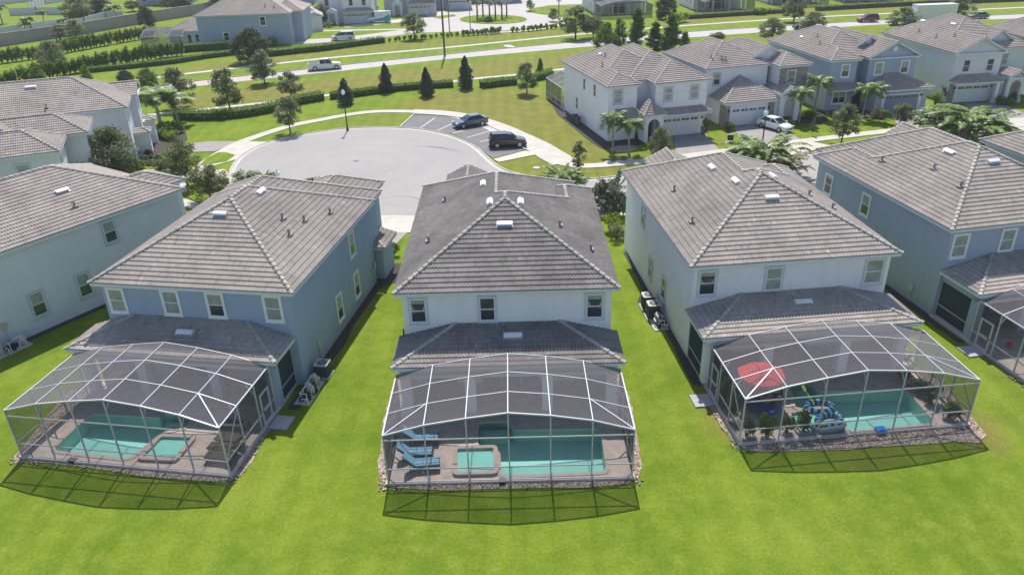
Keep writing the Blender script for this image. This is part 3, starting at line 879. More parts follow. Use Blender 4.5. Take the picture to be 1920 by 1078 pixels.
# ------------------------------------------------------------------ pool cages
def cage(fr, label, x0, x1, yb=-3.0, yf=-8.4, H=3.12, door=None, brace='LR', base=.12, nb=6):
    c = thing('pool_cage', label, 'pool cage', tuple(fr.w((x0 + x1) / 2, yf)), fr.ang)
    ox, oy = (x0 + x1) / 2, yf
    arch = [0, .58, .93, 1.2, .98, .62, 0] if nb == 6 else [1.2 * sin(pi * i / nb) ** .8 if 0 < i < nb else 0 for i in range(nb + 1)]
    xs = [x0 + (x1 - x0) * i / nb - ox for i in range(nb + 1)]; zs = [H + a for a in arch]
    Yf, Yb = 0, yb - oy; ys = [0, (yb - oy) / 3, (yb - oy) * 2 / 3, yb - oy]
    f = MB(); W_, D_ = .075, .075
    for i in range(nb + 1):
        e = i in (0, nb)
        f.beam((xs[i], Yf, zs[i]), (xs[i], Yb, zs[i]), .065 if e else .047, .075)
        f.beam((xs[i], 0, base), (xs[i], 0, zs[i] - .05), .07, .07)
        if not e:
            f.beam((xs[i], 0, zs[i] - .75), (xs[i], .55, zs[i] - .06), .06, .06)
    for j, y in enumerate(ys):
        for i in range(nb):
            f.beam((xs[i], y, zs[i] + .004), (xs[i + 1], y, zs[i + 1] + .004), .065 if j == 0 else .045, .075 if j == 0 else .045)
        if j:
            for sx in (0, nb):
                f.beam((xs[sx], y, base), (xs[sx], y, zs[sx] - .05), .075, .075)
                if j < 3: f.beam((xs[sx], y, zs[sx] - .7), (xs[sx] + (.5 if sx == 0 else -.5), y, zs[sx] + (.1)), .05, .05)
    for i in range(nb):
        for z in (2.8, .98, base + .03):
            f.beam((xs[i] + .04, .006, z), (xs[i + 1] - .04, .006, z), .05, .06)
    for sx in (0, nb):
        for z in (.98, base + .03):
            f.beam((xs[sx], .04, z), (xs[sx], Yb, z), .05, .06)
    if 'L' in brace:
        f.beam((xs[0], 0, zs[0] + .02), (xs[1], ys[1], zs[1] + .02), .06, .06)
        f.beam((xs[0], .0, 1.0), (xs[0], ys[1], zs[0] - .1), .05, .05)
    if 'R' in brace:
        f.beam((xs[nb], 0, zs[nb] + .02), (xs[nb - 1], ys[1], zs[nb - 1] + .02), .06, .06)
        f.beam((xs[nb], .0, 1.0), (xs[nb], ys[1], zs[nb] - .1), .05, .05)
    # gutter the cage hangs on
    f.box(xs[0], xs[nb], Yb + .02, Yb + .16, H - .32, H - .12)
    f.build('frame', M_ALU, c)
    s = MB()
    sv = MB()
    for i in range(nb):
        for j in range(3):
            s.face([(xs[i], ys[j], zs[i]), (xs[i + 1], ys[j], zs[i + 1]), (xs[i + 1], ys[j + 1], zs[i + 1]), (xs[i], ys[j + 1], zs[i])])
        sv.face([(xs[i], 0, base), (xs[i + 1], 0, base), (xs[i + 1], 0, zs[i + 1]), (xs[i], 0, zs[i])])
    for sx in (0, nb):
        for j in range(3):
            sv.face([(xs[sx], ys[j], base), (xs[sx], ys[j + 1], base), (xs[sx], ys[j + 1], zs[sx]), (xs[sx], ys[j], zs[sx])])
    s.build('roof_screen', M_SCREEN, c); sv.build('wall_screen', M_SCREENV, c)
    if door:
        x = xs[0] if door == 'L' else xs[nb]; o = -.03 if door == 'L' else .03
        ya, yc = Yb - 1.5, Yb - .55
        d = MB()
        for y in (ya, yc): d.box(x + o - .03, x + o + .03, y - .05, y + .05, base, 2.2)
        for z0, z1 in ((base, base + .2), (1.05, 1.15), (2.1, 2.2)): d.box(x + o - .028, x + o + .028, ya + .05, yc - .05, z0, z1)
        dd = d.build('door', M_ALU, c)
        k = MB(); k.box(x + o * 2.2 - .03, x + o * 2.2 + .03, ya + .02, ya + .08, 1.0, 1.2); k.build('handle', M_BLACK, dd)
    return c
cage(FRL, 'white arched screen cage over the left pool with dark grey loungers', -.2, 12.03, -2.5, -8.19, 3.15, door='R', brace='R')
cage(FRC, 'white arched screen cage over the middle pool with blue loungers', .24, 12.74, -3.0, -8.44, 3.1, brace='LR')
cage(FRR, 'white arched screen cage over the right pool with the red umbrella', .55, 13.5, -3.2, -8.55, 2.98, door='L', brace='LR')
cage(FRF, 'white screen cage cut off by the right edge of the photo', .35, 12.9, -3.3, -9.0, 3.1, door='L', brace='R')

# ------------------------------------------------------------------ pools and decks
def pool_set(fr, nm, x0, x1, yf, pool, spa, label, spalabel, border_px, spah=.16, step=None):
    zd = .15
    P = round_poly([tuple(fr.px(*p, zd - .08))[:2] for p in pool], .4, 4)
    S = round_poly([tuple(fr.px(*p, zd))[:2] for p in spa], .10, 2) if spa else None
    def ccw(q): return q if sum(q[i][0] * q[(i + 1) % len(q)][1] - q[(i + 1) % len(q)][0] * q[i][1] for i in range(len(q))) > 0 else q[::-1]
    P = ccw(P); S = ccw(S) if S else None
    Wp = [tuple(fr.w(*p))[:2] for p in inset_poly(P, -.06)]
    HOLES.append(Wp)
    holes = [inset_poly(P, -.02)]
    # deck
    outer = [(x0 - .12, yf - .12), (x1 + .12, yf - .12), (x1 + .12, .39), (x0 - .12, .39)]
    v, f = fill_sheet(outer, holes)
    dk = MB(); dk.v = [(p.x, p.y, zd) for p in v]; dk.f = [tuple(t) for t in f]; dk.a = [.5] * len(f)
    n = len(outer)
    for i in range(n):
        a, b = outer[i], outer[(i + 1) % n]
        dk.face([(a[0], a[1], -.05), (b[0], b[1], -.05), (b[0], b[1], zd), (a[0], a[1], zd)])
    o = dk.build('pool_deck', M_PAVER); o.location = fr.w(0, 0); o.rotation_euler = (0, 0, fr.ang); struct(o)
    # pool: basin, coping, water
    cx = sum(p[0] for p in P) / len(P); cy = sum(p[1] for p in P) / len(P)
    t = thing('swimming_pool', label, 'swimming pool', tuple(fr.w(0, 0)), fr.ang)
    bs = MB(); fl = inset_poly(P, .02)
    bs.face([(p[0], p[1], -.68) for p in fl]); k = len(fl)
    mid = inset_poly(P, .4)
    for i in range(k):
        a, b, c, d = fl[i], fl[(i + 1) % k], P[(i + 1) % k], P[i]
        bs.face([(a[0], a[1], -.68), (b[0], b[1], -.68), (c[0], c[1], .12), (d[0], d[1], .12)])
    bs.build('basin', M_BASIN, t)
    if step:
        st = MB(); q = [tuple(fr.px(*p, zd - .08))[:2] for p in step]
        st.prism(q, -.67, -.26); st.prism(inset_poly(q, .25), -.25, -.10); st.build('pool_step', M_BASIN, t)
    cp = MB(); oi = inset_poly(P, -.24)
    for i in range(k):
        j = (i + 1) % k
        a, b, c, d = P[i], P[j], oi[j], oi[i]
        cp.face([(a[0], a[1], zd + .03), (b[0], b[1], zd + .03), (c[0], c[1], zd + .03), (d[0], d[1], zd + .03)])
        cp.face([(a[0], a[1], -.1), (b[0], b[1], -.1), (b[0], b[1], zd + .03), (a[0], a[1], zd + .03)])
        cp.face([(d[0], d[1], zd), (c[0], c[1], zd), (c[0], c[1], zd + .03), (d[0], d[1], zd + .03)])
    cp.build('coping', M_COPING, t)
    wt = MB(); wt.face([(p[0], p[1], .06) for p in inset_poly(P, .005)]); wt.build('water', M_WATER, t)
    if S:
        t2 = thing('spa_pool', spalabel, 'spa', tuple(fr.w(0, 0)), fr.ang)
        O = inset_poly(S, -.24); k = len(S); bs = MB(); cp = MB()
        bs.face([(p[0], p[1], zd + .006) for p in S])
        for i in range(k):
            j = (i + 1) % k; a, b, c, d = S[i], S[j], O[j], O[i]
            bs.face([(a[0], a[1], zd), (b[0], b[1], zd), (b[0], b[1], zd + spah - .1), (a[0], a[1], zd + spah - .1)])
            cp.face([(a[0], a[1], zd + spah), (b[0], b[1], zd + spah), (c[0], c[1], zd + spah), (d[0], d[1], zd + spah)])
            cp.face([(c[0], c[1], -.3), (d[0], d[1], -.3), (d[0], d[1], zd + spah), (c[0], c[1], zd + spah)])
            cp.face([(a[0], a[1], zd + spah - .1), (b[0], b[1], zd + spah - .1), (b[0], b[1], zd + spah), (a[0], a[1], zd + spah)])
        
        bs.build('basin', M_BASIN, t2); cp.build('coping', M_COPING, t2)
        wt = MB(); wt.face([(p[0], p[1], zd + spah - .09) for p in inset_poly(S, .005)]); wt.build('water', M_WATER, t2)
    # gravel border outside the cage
    gb = MB()
    wob = random.Random(len(nm))
    pts = []
    for (px, py) in border_px:
        p = fr.px(px, py); pts.append((p.x, p.y))
    pts = round_poly(pts, .8, 3)
    pts = [(x + wob.uniform(-.08, .08), y + wob.uniform(-.08, .08)) for x, y in pts]
    v, f = fill_sheet(pts, holes)
    gb.v = [(p.x, p.y, .035) for p in v]; gb.f = [tuple(q) for q in f]; gb.a = [.5] * len(f)
    # loose stones
    for _ in range(260):
        e = wob.choice((0, 0, 1, 2)); xx = wob.uniform(x0 - .45, x1 + .45) if e == 0 else (x0 - wob.uniform(.15, .5) if e == 1 else x1 + wob.uniform(.15, .55))
        yy = yf - wob.uniform(.15, .6) if e == 0 else wob.uniform(yf - .5, yf + 4)
        r = wob.uniform(.02, .045)
        gb.obox((xx, yy, .04 + r * .3), (r * wob.uniform(.7, 1.3), r * .4, 0), (-r * .3, r, 0), (0, 0, r * .7), wob.random())
    o = gb.build('gravel_border', M_GRAVEL); o.location = fr.w(0, 0); o.rotation_euler = (0, 0, fr.ang)
    tag(o, 'brown river gravel edging laid round the foot of ' + nm, 'gravel', kind='stuff')
    return t
pool_set(FRC, 'the middle pool cage', .24, 12.74, -8.44,
    [(897, 793), (955, 791), (960, 808), (1125, 805), (1137, 886), (941, 894), (938, 848), (918, 842), (897, 838)],
    [(858, 845), (925, 843), (926, 886), (857, 888)], 'turquoise swimming pool with a raised square spa, in the middle cage', 'small raised square spa at the corner of the middle pool',
    [(712, 915), (708, 870), (722, 770), (745, 700), (1160, 695), (1186, 760), (1202, 860), (1198, 905), (1050, 916), (860, 919)], step=[(900, 798), (952, 796), (955, 812), (900, 815)])
pool_set(FRL, 'the left pool cage', -.2, 12.03, -8.19,
    [(172, 777), (300, 785), (308, 777), (362, 782), (350, 803), (306, 812), (290, 824), (243, 862), (100, 846)],
    [(304, 822), (360, 824), (328, 862), (268, 859)], 'turquoise swimming pool with an angled spa, in the left cage', 'small raised spa beside the left pool, next to the dark loungers',
    [(22, 868), (34, 846), (130, 730), (490, 730), (510, 790), (465, 880), (432, 906), (250, 891), (100, 870)], step=[(310, 781), (358, 785), (348, 799), (306, 795)])
pool_set(FRR, 'the right pool cage', .55, 13.5, -8.55,
    [(1479, 722), (1517, 720), (1530, 736), (1697, 732), (1752, 795), (1590, 811), (1572, 775), (1550, 764), (1492, 768)],
    [(1482, 778), (1545, 773), (1564, 806), (1500, 812)], 'turquoise swimming pool with floats on it, in the right cage', 'small spa half covered by a float, beside the right pool',
    [(1398, 850), (1352, 800), (1320, 740), (1350, 700), (1735, 690), (1785, 740), (1850, 815), (1838, 832), (1790, 828), (1600, 842)], step=[(1482, 725), (1514, 723), (1525, 738), (1490, 742)])
pool_set(FRF, 'the pool cage at the right edge', .35, 12.9, -9.0,
    [(1935, 650), (2060, 640), (2100, 700), (1985, 715)], None, 'swimming pool mostly hidden beyond the right edge of the photo', '',
    [(1895, 700), (1840, 640), (1790, 590), (1900, 560), (2050, 580), (2100, 760), (1990, 780)])

# mulch strips against the house walls
def mulch(fr, pts, nm):
    b = MB(); b.prism(round_poly(pts, .3, 2), -.03, .03); o = b.build('mulch_bed', M_MULCH); o.location = fr.w(0, 0); o.rotation_euler = (0, 0, fr.ang)
    tag(o, 'dark mulch strip along ' + nm, 'mulch', kind='stuff')
mulch(FRL, [(12.5, -2.2), (13.25, -2.2), (13.2, 3), (13.4, 5), (13.1, 8), (13.2, 14), (14.5, 15), (14.5, 18.5), (12.5, 18)], 'the right wall of the left blue house')
mulch(FRR, [(-.15, -2.8), (.5, -2.8), (.5, 17), (.1, 17), (-.0, 10), (-.9, 8.2), (-.9, 5), (-.0, 4), (-.2, -2)], 'the left wall of the right white house')
mulch(FRF, [(-.25, -3.2), (.6, -3.2), (.6, 16), (-.0, 16), (-.0, 6), (-.25, 3)], 'the left wall of the blue house at the right')
mulch(FRW, [(12.5, 0), (13.1, 0), (13.15, 7), (13.0, 15), (12.5, 15)], 'the long wall of the pale house at the left')
# stepping slabs by the cage doors
for fr, x, y, nm in ((FRL, 12.25, -4.1, 'left'), (FRR, -.75, -5.0, 'right'), (FRF, -.85, -4.9, 'far right')):
    b = MB(); b.prism([(x, y), (x + 1.1, y), (x + 1.1, y + 1.2), (x, y + 1.2)], -.03, .09)
    o = b.build('door_step', mat('step_concrete', (.36, .36, .38), .9, var=.15, vscale=2)); o.location = fr.w(0, 0); o.rotation_euler = (0, 0, fr.ang); struct(o)

# ------------------------------------------------------------------ condensers, pool pumps, furniture
def condenser(fr, x, y, label, s=.42, h=.95, light=False, group=None):
    t = fr.thing('air_conditioner', label, 'air conditioner', x, y, group=group)
    b = MB(); b.box(-s - .12, s + .12, -s - .12, s + .12, 0, .08); b.build('base_pad', M_CONC, t)
    b = MB(); q = round_poly([(-s, -s), (s, -s), (s, s), (-s, s)], .12, 3); b.prism(q, .08, h - .05)
    for k in range(9):
        z = .16 + k * (h - .3) / 9
        b.box(-s - .012, s + .012, -s - .012, s + .012, z, z + .02)
    b.build('case', M_ACB if not light else M_BEIGE, t)
    b = MB(); q2 = inset_poly(q, -.02); b.prism(q2, h - .05, h); b.build('top', M_ACT, t)
    b = MB(); b.lathe([(s * .72, h + .004), (s * .72, h + .02), (s * .05, h + .025)], n=16)
    b.build('fan', M_BLACK, t)
    b = MB()
    for r in (.25, .45, .65):
        pr = [(cos(a * pi / 10) * s * r * 1.05, sin(a * pi / 10) * s * r * 1.05, h + .04) for a in range(21)]
        b.tube(pr, .008, 4, cap=False)
    for k in range(6): a = k * pi / 3; b.beam((0, 0, h + .045), (cos(a) * s * .74, sin(a) * s * .74, h + .045), .014, .014)
    b.build('grille', M_METAL, t)
condenser(FRL, 13.35, 1.6, 'dark condenser with a beige top beside the left blue house')
condenser(FRR, -.35, 7.3, 'rear one of two dark condensers beside the right white house', group='condensers by the right white house', h=1.05)
condenser(FRR, -.35, 5.9, 'front one of two dark condensers beside the right white house', group='condensers by the right white house', h=1.1)
condenser(FRR, 13.55, .9, 'condenser in the gap between the right white house and the blue house', h=1.0)
condenser(FRW, 13.3, .1, 'beige sided condenser at the left edge, by the pale wall', light=True, h=.95)
def pumps(fr, x, y, label, rot=0):
    t = fr.thing('pool_pump', label, 'pool pump', x, y, rot=rot)
    b = MB(); b.box(-.5, .5, -.8, .8, 0, .06); b.build('base_pad', M_CONC, t)
    b = MB(); b.lathe([(.2, .1), (.22, .15), (.22, .55), (.2, .62), (.12, .74), (.05, .8)], (0, .45, 0), 12); b.build('filter_tank', M_BEIGE, t, smooth=False)
    b = MB(); b.tube([(-.1, -.35, .22), (-.1, .1, .22)], .14, 10); b.lathe([(.14, .12), (.14, .35), (.1, .4)], (-.1, -.5, 0), 10); b.lathe([(.13, .1), (.13, .5), (.1, .6)], (.28, -.3, 0), 10); b.build('motor', M_BLACK, t)
    b = MB()
    for pts in ([(-.1, -.5, .35), (-.1, -.5, .62), (.25, -.5, .62), (.25, -.5, .05)], [(-.1, -.1, .35), (-.1, -.1, .7), (-.1, .45, .7), (-.1, .45, .4)], [(.3, .1, .05), (.3, .1, .55), (.3, .5, .55), (.3, .5, .1)], [(.4, -.7, .05), (.4, -.7, .4), (.0, -.7, .4), (0, -.7, .05)], [(-.3, .2, .05), (-.3, .2, .45), (-.3, -.3, .45)]):
        b.tube(pts, .035, 6)
    b.build('pipework', M_PVC, t)
pumps(FRL, 13.2, .1, 'pool pump with white pipes beside the left blue house')
pumps(FRL, 13.25, -.9, 'smaller set of valves and pipes at the corner of the left lanai')
pumps(FRR, -.25, 4.7, 'pool pump on its pad beside the right white house')
pumps(FRR, 13.7, -.3, 'pool pump and white pipes between the two right houses')
pumps(FRR, 13.8, -1.6, 'dark filter set nearest the lawn between the two right houses')
pumps(FRW, 13.35, 1.5, 'pool pump by the condenser at the left edge')

def lounger(fr, x, y, rot, label, cushion, group, back=50, z=.15):
    t = fr.thing('sun_lounger', label, 'sun lounger', x, y, z, rot=rot, group=group)
    L = 1.3; bl = .72; a = radians(back)
    fm = mat('lounger_frame', (.10, .085, .075), .6)
    f = MB()
    for sx in (-.3, .3):
        f.beam((0, sx, .34), (L, sx, .34), .05, .05)
        f.beam((0, sx, .34), (-bl * cos(a), sx, .34 + bl * sin(a)), .05, .05)
        f.beam((-.3, sx, .34), (0, sx, .34), .04, .04)
    for xx in (0, L): f.beam((xx, -.3, .34), (xx, .3, .34), .04, .04)
    f.build('frame', fm, t)
    for sx in (-.28, .28):
        for xx in (-.25, L - .12):
            g = MB(); g.beam((xx, sx, 0), (xx, sx, .34), .05, .05); g.build('leg', fm, t)
    sb = MB()
    for k in range(12): sb.box(.02 + k * .107, .11 + k * .107, -.28, .28, .35, .37)
    sb.build('seat', fm, t)
    c = MB()
    if cushion:
        for k in range(3): c.box(.03 + k * .42, .43 + k * .42, -.3, .3, .372, .45)
        u = Vector((-cos(a), 0, sin(a))); n = Vector((sin(a), 0, cos(a)))
        for k in range(2): c.obox(Vector((0, 0, .40)) + u * (.2 + .38 * k) + n * .03, u * .185, (0, .3, 0), n * .04)
        c.build('cushion', cushion, t)
        b = MB()
        for sx in (-.16, .16): b.box(.03, 1.29, sx - .02, sx + .02, .4505, .456)
        b.build('stripe', mat('navy_piping', (.03, .08, .18), .7), t)
    else:
        u = Vector((-cos(a), 0, sin(a))); n = Vector((sin(a), 0, cos(a)))
        for k in range(6): c.obox(Vector((0, 0, .36)) + u * (.08 + .115 * k) + n * .02, u * .05, (0, .28, 0), n * .012)
        c.build('backrest', fm, t)
CUSH = mat('blue_cushion', (.22, .42, .58), .85, var=.08, vscale=3)
for (px, py, rt, d, bk) in ((792, 823, 2, 'farthest', 42), (780, 851, 1, 'middle', 42), (792, 872, 6, 'nearest', 48)):
    p = FRC.px(px - 14, py, .4)
    lounger(FRC, p.x, p.y, radians(rt), d + ' of three blue cushioned loungers by the middle pool', CUSH, 'blue loungers by the middle pool', bk)
for (px, py, d) in ((440, 797, 'farthest'), (432, 824, 'second farthest'), (419, 841, 'middle'), (414, 858, 'nearest')):
    p = FRL.px(px + 15, py, .4)
    lounger(FRL, p.x, p.y, radians(178), d + ' of the dark brown loungers beside the left spa', None, 'dark loungers in the left cage', 35)
# red umbrella, table, chairs, chaise, floats
p = FRR.px(1420, 752, .15)
t = FRR.thing('patio_umbrella', 'red octagonal patio umbrella open in the right pool cage', 'umbrella', p.x, p.y, .15)
b = MB(); b.tube([(0, 0, 0), (0, 0, 2.45)], .025, 8); b.build('pole', M_BLACK, t)
b = MB(); b.lathe([(.28, 0), (.28, .05), (.05, .12)], n=14); b.build('base', M_BLACK, t)
b = MB(); n = 8; RR = 1.35
for k in range(n):
    a0, a1 = 2 * pi * k / n + .2, 2 * pi * (k + 1) / n + .2; am = (a0 + a1) / 2
    prev = None
    for q in range(4):
        r0, r1 = RR * q / 4, RR * (q + 1) / 4; z0, z1 = 2.5 - .55 * (q / 4) ** 1.2, 2.5 - .55 * ((q + 1) / 4) ** 1.2
        sg0, sg1 = -.05 * q / 4, -.05 * (q + 1) / 4
        A0 = (cos(a0) * r0, sin(a0) * r0, z0); A1 = (cos(a0) * r1, sin(a0) * r1, z1)
        M0 = (cos(am) * r0 * .94, sin(am) * r0 * .94, z0 + sg0); M1 = (cos(am) * r1 * .94, sin(am) * r1 * .94, z1 + sg1)
        B0 = (cos(a1) * r0, sin(a1) * r0, z0); B1 = (cos(a1) * r1, sin(a1) * r1, z1)
        v = .35 + .3 * (k % 2)
        b.face([A0, A1, M1, M0], v); b.face([M0, M1, B1, B0], v)
    b.face([(cos(a0) * RR, sin(a0) * RR, 1.95), (cos(am) * RR * .94, sin(am) * RR * .94, 1.9), (cos(am) * RR * .94, sin(am) * RR * .94, 1.78), (cos(a0) * RR, sin(a0) * RR, 1.82)], .3)
    b.face([(cos(am) * RR * .94, sin(am) * RR * .94, 1.9), (cos(a1) * RR, sin(a1) * RR, 1.95), (cos(a1) * RR, sin(a1) * RR, 1.82), (cos(am) * RR * .94, sin(am) * RR * .94, 1.78)], .3)
b.build('canopy', mat('red_canopy', (.72, .06, .05), .8, var=.08, attr='tv', attramt=.15), t)
b = MB()
for k in range(n): a = 2 * pi * k / n + .2; b.beam((0, 0, 2.46), (cos(a) * RR, sin(a) * RR, 1.92), .02, .02)
b.build('rib', M_BLACK, t)
t = FRR.thing('patio_table', 'round dark patio table under the red umbrella', 'table', p.x + .1, p.y + .02, .15)
b = MB(); b.lathe([(.05, 0), (.05, .68)], n=8); b.build('leg', M_BLACK, t)
b = MB(); b.lathe([(.55, .69), (.55, .72), (.02, .725)], n=18); b.build('tabletop', mat('table_dark', (.06, .05, .05), .5), t)
for k, (dx, dy, d) in enumerate(((1.05, -.2, 'right of'), (.5, -.95, 'in front of'), (-.95, .1, 'left of'))):
    t = FRR.thing('patio_chair', 'dark patio chair ' + d + ' the table under the red umbrella', 'chair', p.x + dx, p.y + dy, .15, rot=atan2(-dy, -dx) - pi / 2, group='chairs round the umbrella table')
    cm = mat('chair_dark', (.07, .05, .05), .6)
    b = MB(); b.box(-.22, .22, -.22, .22, .42, .46); b.build('seat', cm, t)
    b = MB(); b.box(-.22, .22, -.25, -.21, .46, .9); b.build('backrest', cm, t)
    for sx in (-.2, .2):
        for sy in (-.2, .2): g = MB(); g.box(sx - .02, sx + .02, sy - .02, sy + .02, 0, .42); g.build('leg', cm, t)
p = FRR.px(1428, 770, .3)
t = FRR.thing('lounge_float', 'dark blue inflatable lounger leaning under the red umbrella', 'pool float', p.x, p.y - .1, .15, rot=radians(-62))
b = MB()
for k in range(5): b.tube([(-.85 + k * .0, -.36 + k * .18, .30 + .0), (0, -.36 + k * .18, .38), (.75, -.36 + k * .18, .62)], .1, 8)
b.build('mattress', mat('navy_vinyl', (.02, .10, .36), .35, var=.1), t)
b = MB(); b.tube([(.8, -.42, .68), (.85, 0, .72), (.8, .42, .68)], .13, 8); b.build('pillow', mat('navy_vinyl', (.015, .05, .19), .35), t)
NAVY = mat('striped_vinyl_blue', (.10, .35, .62), .3, var=.1); DKB = mat('striped_vinyl_navy', (.015, .03, .08), .3)
def ring_float(fr, px, py, z, label, stripes=12, r=.58, tube=.19, rot=0):
    p = fr.px(px, py, z)
    t = fr.thing('swim_ring', label, 'pool float', p.x, p.y, z, rot=rot)
    A, B = MB(), MB()
    for k in range(stripes * 2):
        a0, a1 = pi * k / stripes, pi * (k + 1) / stripes
        m = A if k % 2 else B
        m.tube([(cos(a) * r * 1.25, sin(a) * r * .85, tube * .8) for a in (a0, (a0 + a1) / 2, a1)], tube, 9, cap=False)
    A.build('light_band', NAVY, t); B.build('dark_band', DKB, t)
    m = MB(); m.face([(cos(k * pi / 8) * r * 1.2, sin(k * pi / 8) * r * .8, .07) for k in range(16)]); m.build('floor', mat('vinyl_grey', (.5, .52, .52), .4), t)
    return t
t = ring_float(FRR, 1536, 767, .08, 'blue and black zebra striped ring with a lime paddle, floating on the right pool')
b = MB(); b.beam((-.3, .1, .3), (-.55, .75, .75), .06, .04); b.obox((-.62, .92, .87), (.09, 0, 0), (-.04, .12, .12), (0, 0, .015)); b.build('paddle', mat('lime_plastic', (.45, .75, .06), .4), t)
ring_float(FRR, 1554, 792, .40, 'blue striped ring lying across the edge of the right spa', r=.55, rot=.3)
p = FRR.px(1552, 803, .40)
t = FRR.thing('inflatable_boat', 'grey and green inflatable lying on the front coping of the right spa', 'pool float', p.x, p.y, .45, rot=.08)
b = MB()
for sg in (-1, 1): b.tube([(-.9, 0, .1), (-.7, sg * .25, .1), (.7, sg * .25, .1), (.95, 0, .1)], .14, 8)
b.build('hull', mat('vinyl_grey_dark', (.16, .19, .20), .4), t)
b = MB(); b.tube([(-.5, 0, .22), (.8, -.05, .22)], .06, 6); b.build('stripe', mat('green_vinyl', (.05, .35, .10), .4), t)
p = FRR.px(1651, 806, .2)
t = FRR.thing('pool_cleaner', 'bright blue pool cleaner on the front coping of the right pool', 'pool cleaner', p.x, p.y, .18)
b = MB(); b.obox((0, 0, .09), (.24, 0, 0), (0, .17, 0), (0, 0, .07)); b.build('body', mat('cleaner_blue', (.02, .18, .62), .35), t)
b = MB()
for sx in (-.2, .2): b.tube([(sx, -.2, .08), (sx, .2, .08)], .08, 8)
b.build('wheel', mat('cleaner_blue2', (.03, .28, .7), .35), t)
p = FRL.px(137, 866, 0)
t = FRL.thing('gutter_box', 'small dark drain box in the gravel before the left pool cage', 'drain box', p.x, p.y)
b = MB(); b.prism(round_poly([(-.2, -.13), (.2, -.13), (.2, .13), (-.2, .13)], .05, 2), 0, .18); b.build('box', M_BLACK, t)
b = MB(); b.box(-.22, .22, -.15, .15, .18, .21); b.build('lid', mat('lid_grey', (.12, .13, .15), .5), t)
p = FRC.px(942, 906, 0)
t = FRC.thing('gutter_box', 'small dark drain box in the gravel before the middle pool cage', 'drain box', p.x, p.y)
b = MB(); b.prism(round_poly([(-.16, -.13), (.16, -.13), (.16, .13), (-.16, .13)], .05, 2), 0, .2); b.build('box', M_BLACK, t)
b = MB(); b.box(-.18, .18, -.15, .15, .2, .23); b.build('lid', mat('lid_grey', (.12, .13, .15), .5), t)
# bits seen through the right hand cage
for (x, y, z, c, nm, lb) in ((2.2, -4.6, .15, (.55, .04, .05), 'toy_ball', 'red ball on the deck inside the far right cage'), (2.9, -5.2, .15, (.05, .45, .42), 'toy_ball', 'teal ball on the deck inside the far right cage')):
    t = FRF.thing(nm, lb, 'ball', x, y, z)
    b = MB(); b.lathe([(.01, 0), (.12, .04), (.19, .13), (.2, .2), (.17, .29), (.1, .37), (.01, .4)], n=12); b.build('shell', mat('ball' + str(c[0]), c, .4), t, smooth=True)
    b = MB(); b.lathe([(.198, .19), (.204, .2), (.198, .21)], n=12); b.build('seam', M_TRIM, t)
# ------------------------------------------------------------------ ground
DRY = [
    ([(860, 168), (1025, 168), (1140, 290), (1265, 300), (1110, 318), (1050, 300), (960, 246), (880, 222), (735, 205), (760, 190)], .85),
    ([(285, 182), (640, 143), (1110, 93), (1135, 125), (1020, 137), (840, 156), (640, 178), (340, 209)], .85),
    ([(230, 158), (400, 132), (640, 104), (860, 84), (1100, 62), (1100, 52), (860, 70), (640, 92), (400, 118), (230, 140)], .75),
    ([(505, 264), (600, 240), (700, 222), (768, 216), (745, 238), (650, 240), (590, 248)], .5),
    ([(900, 300), (1005, 290), (1060, 312), (1200, 310), (1200, 335), (1020, 334), (960, 324)], .8),
    ([(1315, 252), (1335, 245), (1400, 275), (1345, 290)], .6),
    ([(1120, 95), (1300, 76), (1500, 60), (1920, 42), (1920, 55), (1500, 85), (1200, 110)], .6),
    ([(1240, 50), (1500, 30), (1920, 12), (1920, 4), (1500, 18), (1240, 40)], .8),
    ([(0, 20), (60, 20), (60, 35), (0, 35)], .5),
    ([(600, 215), (760, 190), (860, 200), (760, 206)], .3),
    ([(190, 240), (330, 230), (340, 300), (200, 320)], .3),
    ([(1300, 715), (1318, 720), (1375, 800), (1390, 855), (1352, 825), (1305, 750)], .8),
    ([(1790, 785), (1845, 765), (1900, 838), (1850, 856), (1805, 835)], .95),
    ([(1520, 850), (1770, 828), (1800, 850), (1600, 885)], .5),
    ([(1860, 740), (1920, 770), (1920, 830), (1880, 800)], .3),
    ([(1245, 760), (1290, 760), (1300, 830), (1260, 830)], .22),
    ([(700, 860), (716, 850), (722, 925), (700, 925)], .6),
    ([(1195, 850), (1212, 850), (1214, 905), (1198, 915)], .5),
    ([(1790, 640), (1850, 680), (1920, 730), (1920, 700), (1850, 650)], .5),
    ([(1450, 940), (1920, 900), (1920, 1078), (1500, 1078)], .14),
    ([(600, 960), (1300, 1010), (1300, 1078), (500, 1078)], .10),
    ([(640, 640), (740, 640), (700, 900), (600, 940)], .08),
    ([(0, 850), (60, 850), (40, 940), (0, 940)], .2),
]
DRYW = [([tuple(G(*p))[:2] for p in poly], v) for poly, v in DRY]
def pip(x, y, poly):
    c = False; n = len(poly)
    for i in range(n):
        a, b = poly[i], poly[(i + 1) % n]
        if (a[1] > y) != (b[1] > y) and x < (b[0] - a[0]) * (y - a[1]) / (b[1] - a[1]) + a[0]: c = not c
    return c
def dryness(x, y):
    s = 0
    for dx, dy in ((0, 0), (1.2, 0), (-1.2, 0), (0, 1.2), (0, -1.2)) if y > 48 else ((0, 0), (.4, 0), (-.4, 0), (0, .4), (0, -.4)):
        m = 0
        for poly, v in DRYW:
            if pip(x + dx, y + dy, poly): m = max(m, v)
        s += m
    return s / 5
grid = []
gr = random.Random(3)
for ix in range(-46, 50):
    for iy in range(24, 84):
        grid.append((ix * 2.6 + gr.uniform(-.4, .4), iy * 2.6 + gr.uniform(-.4, .4)))
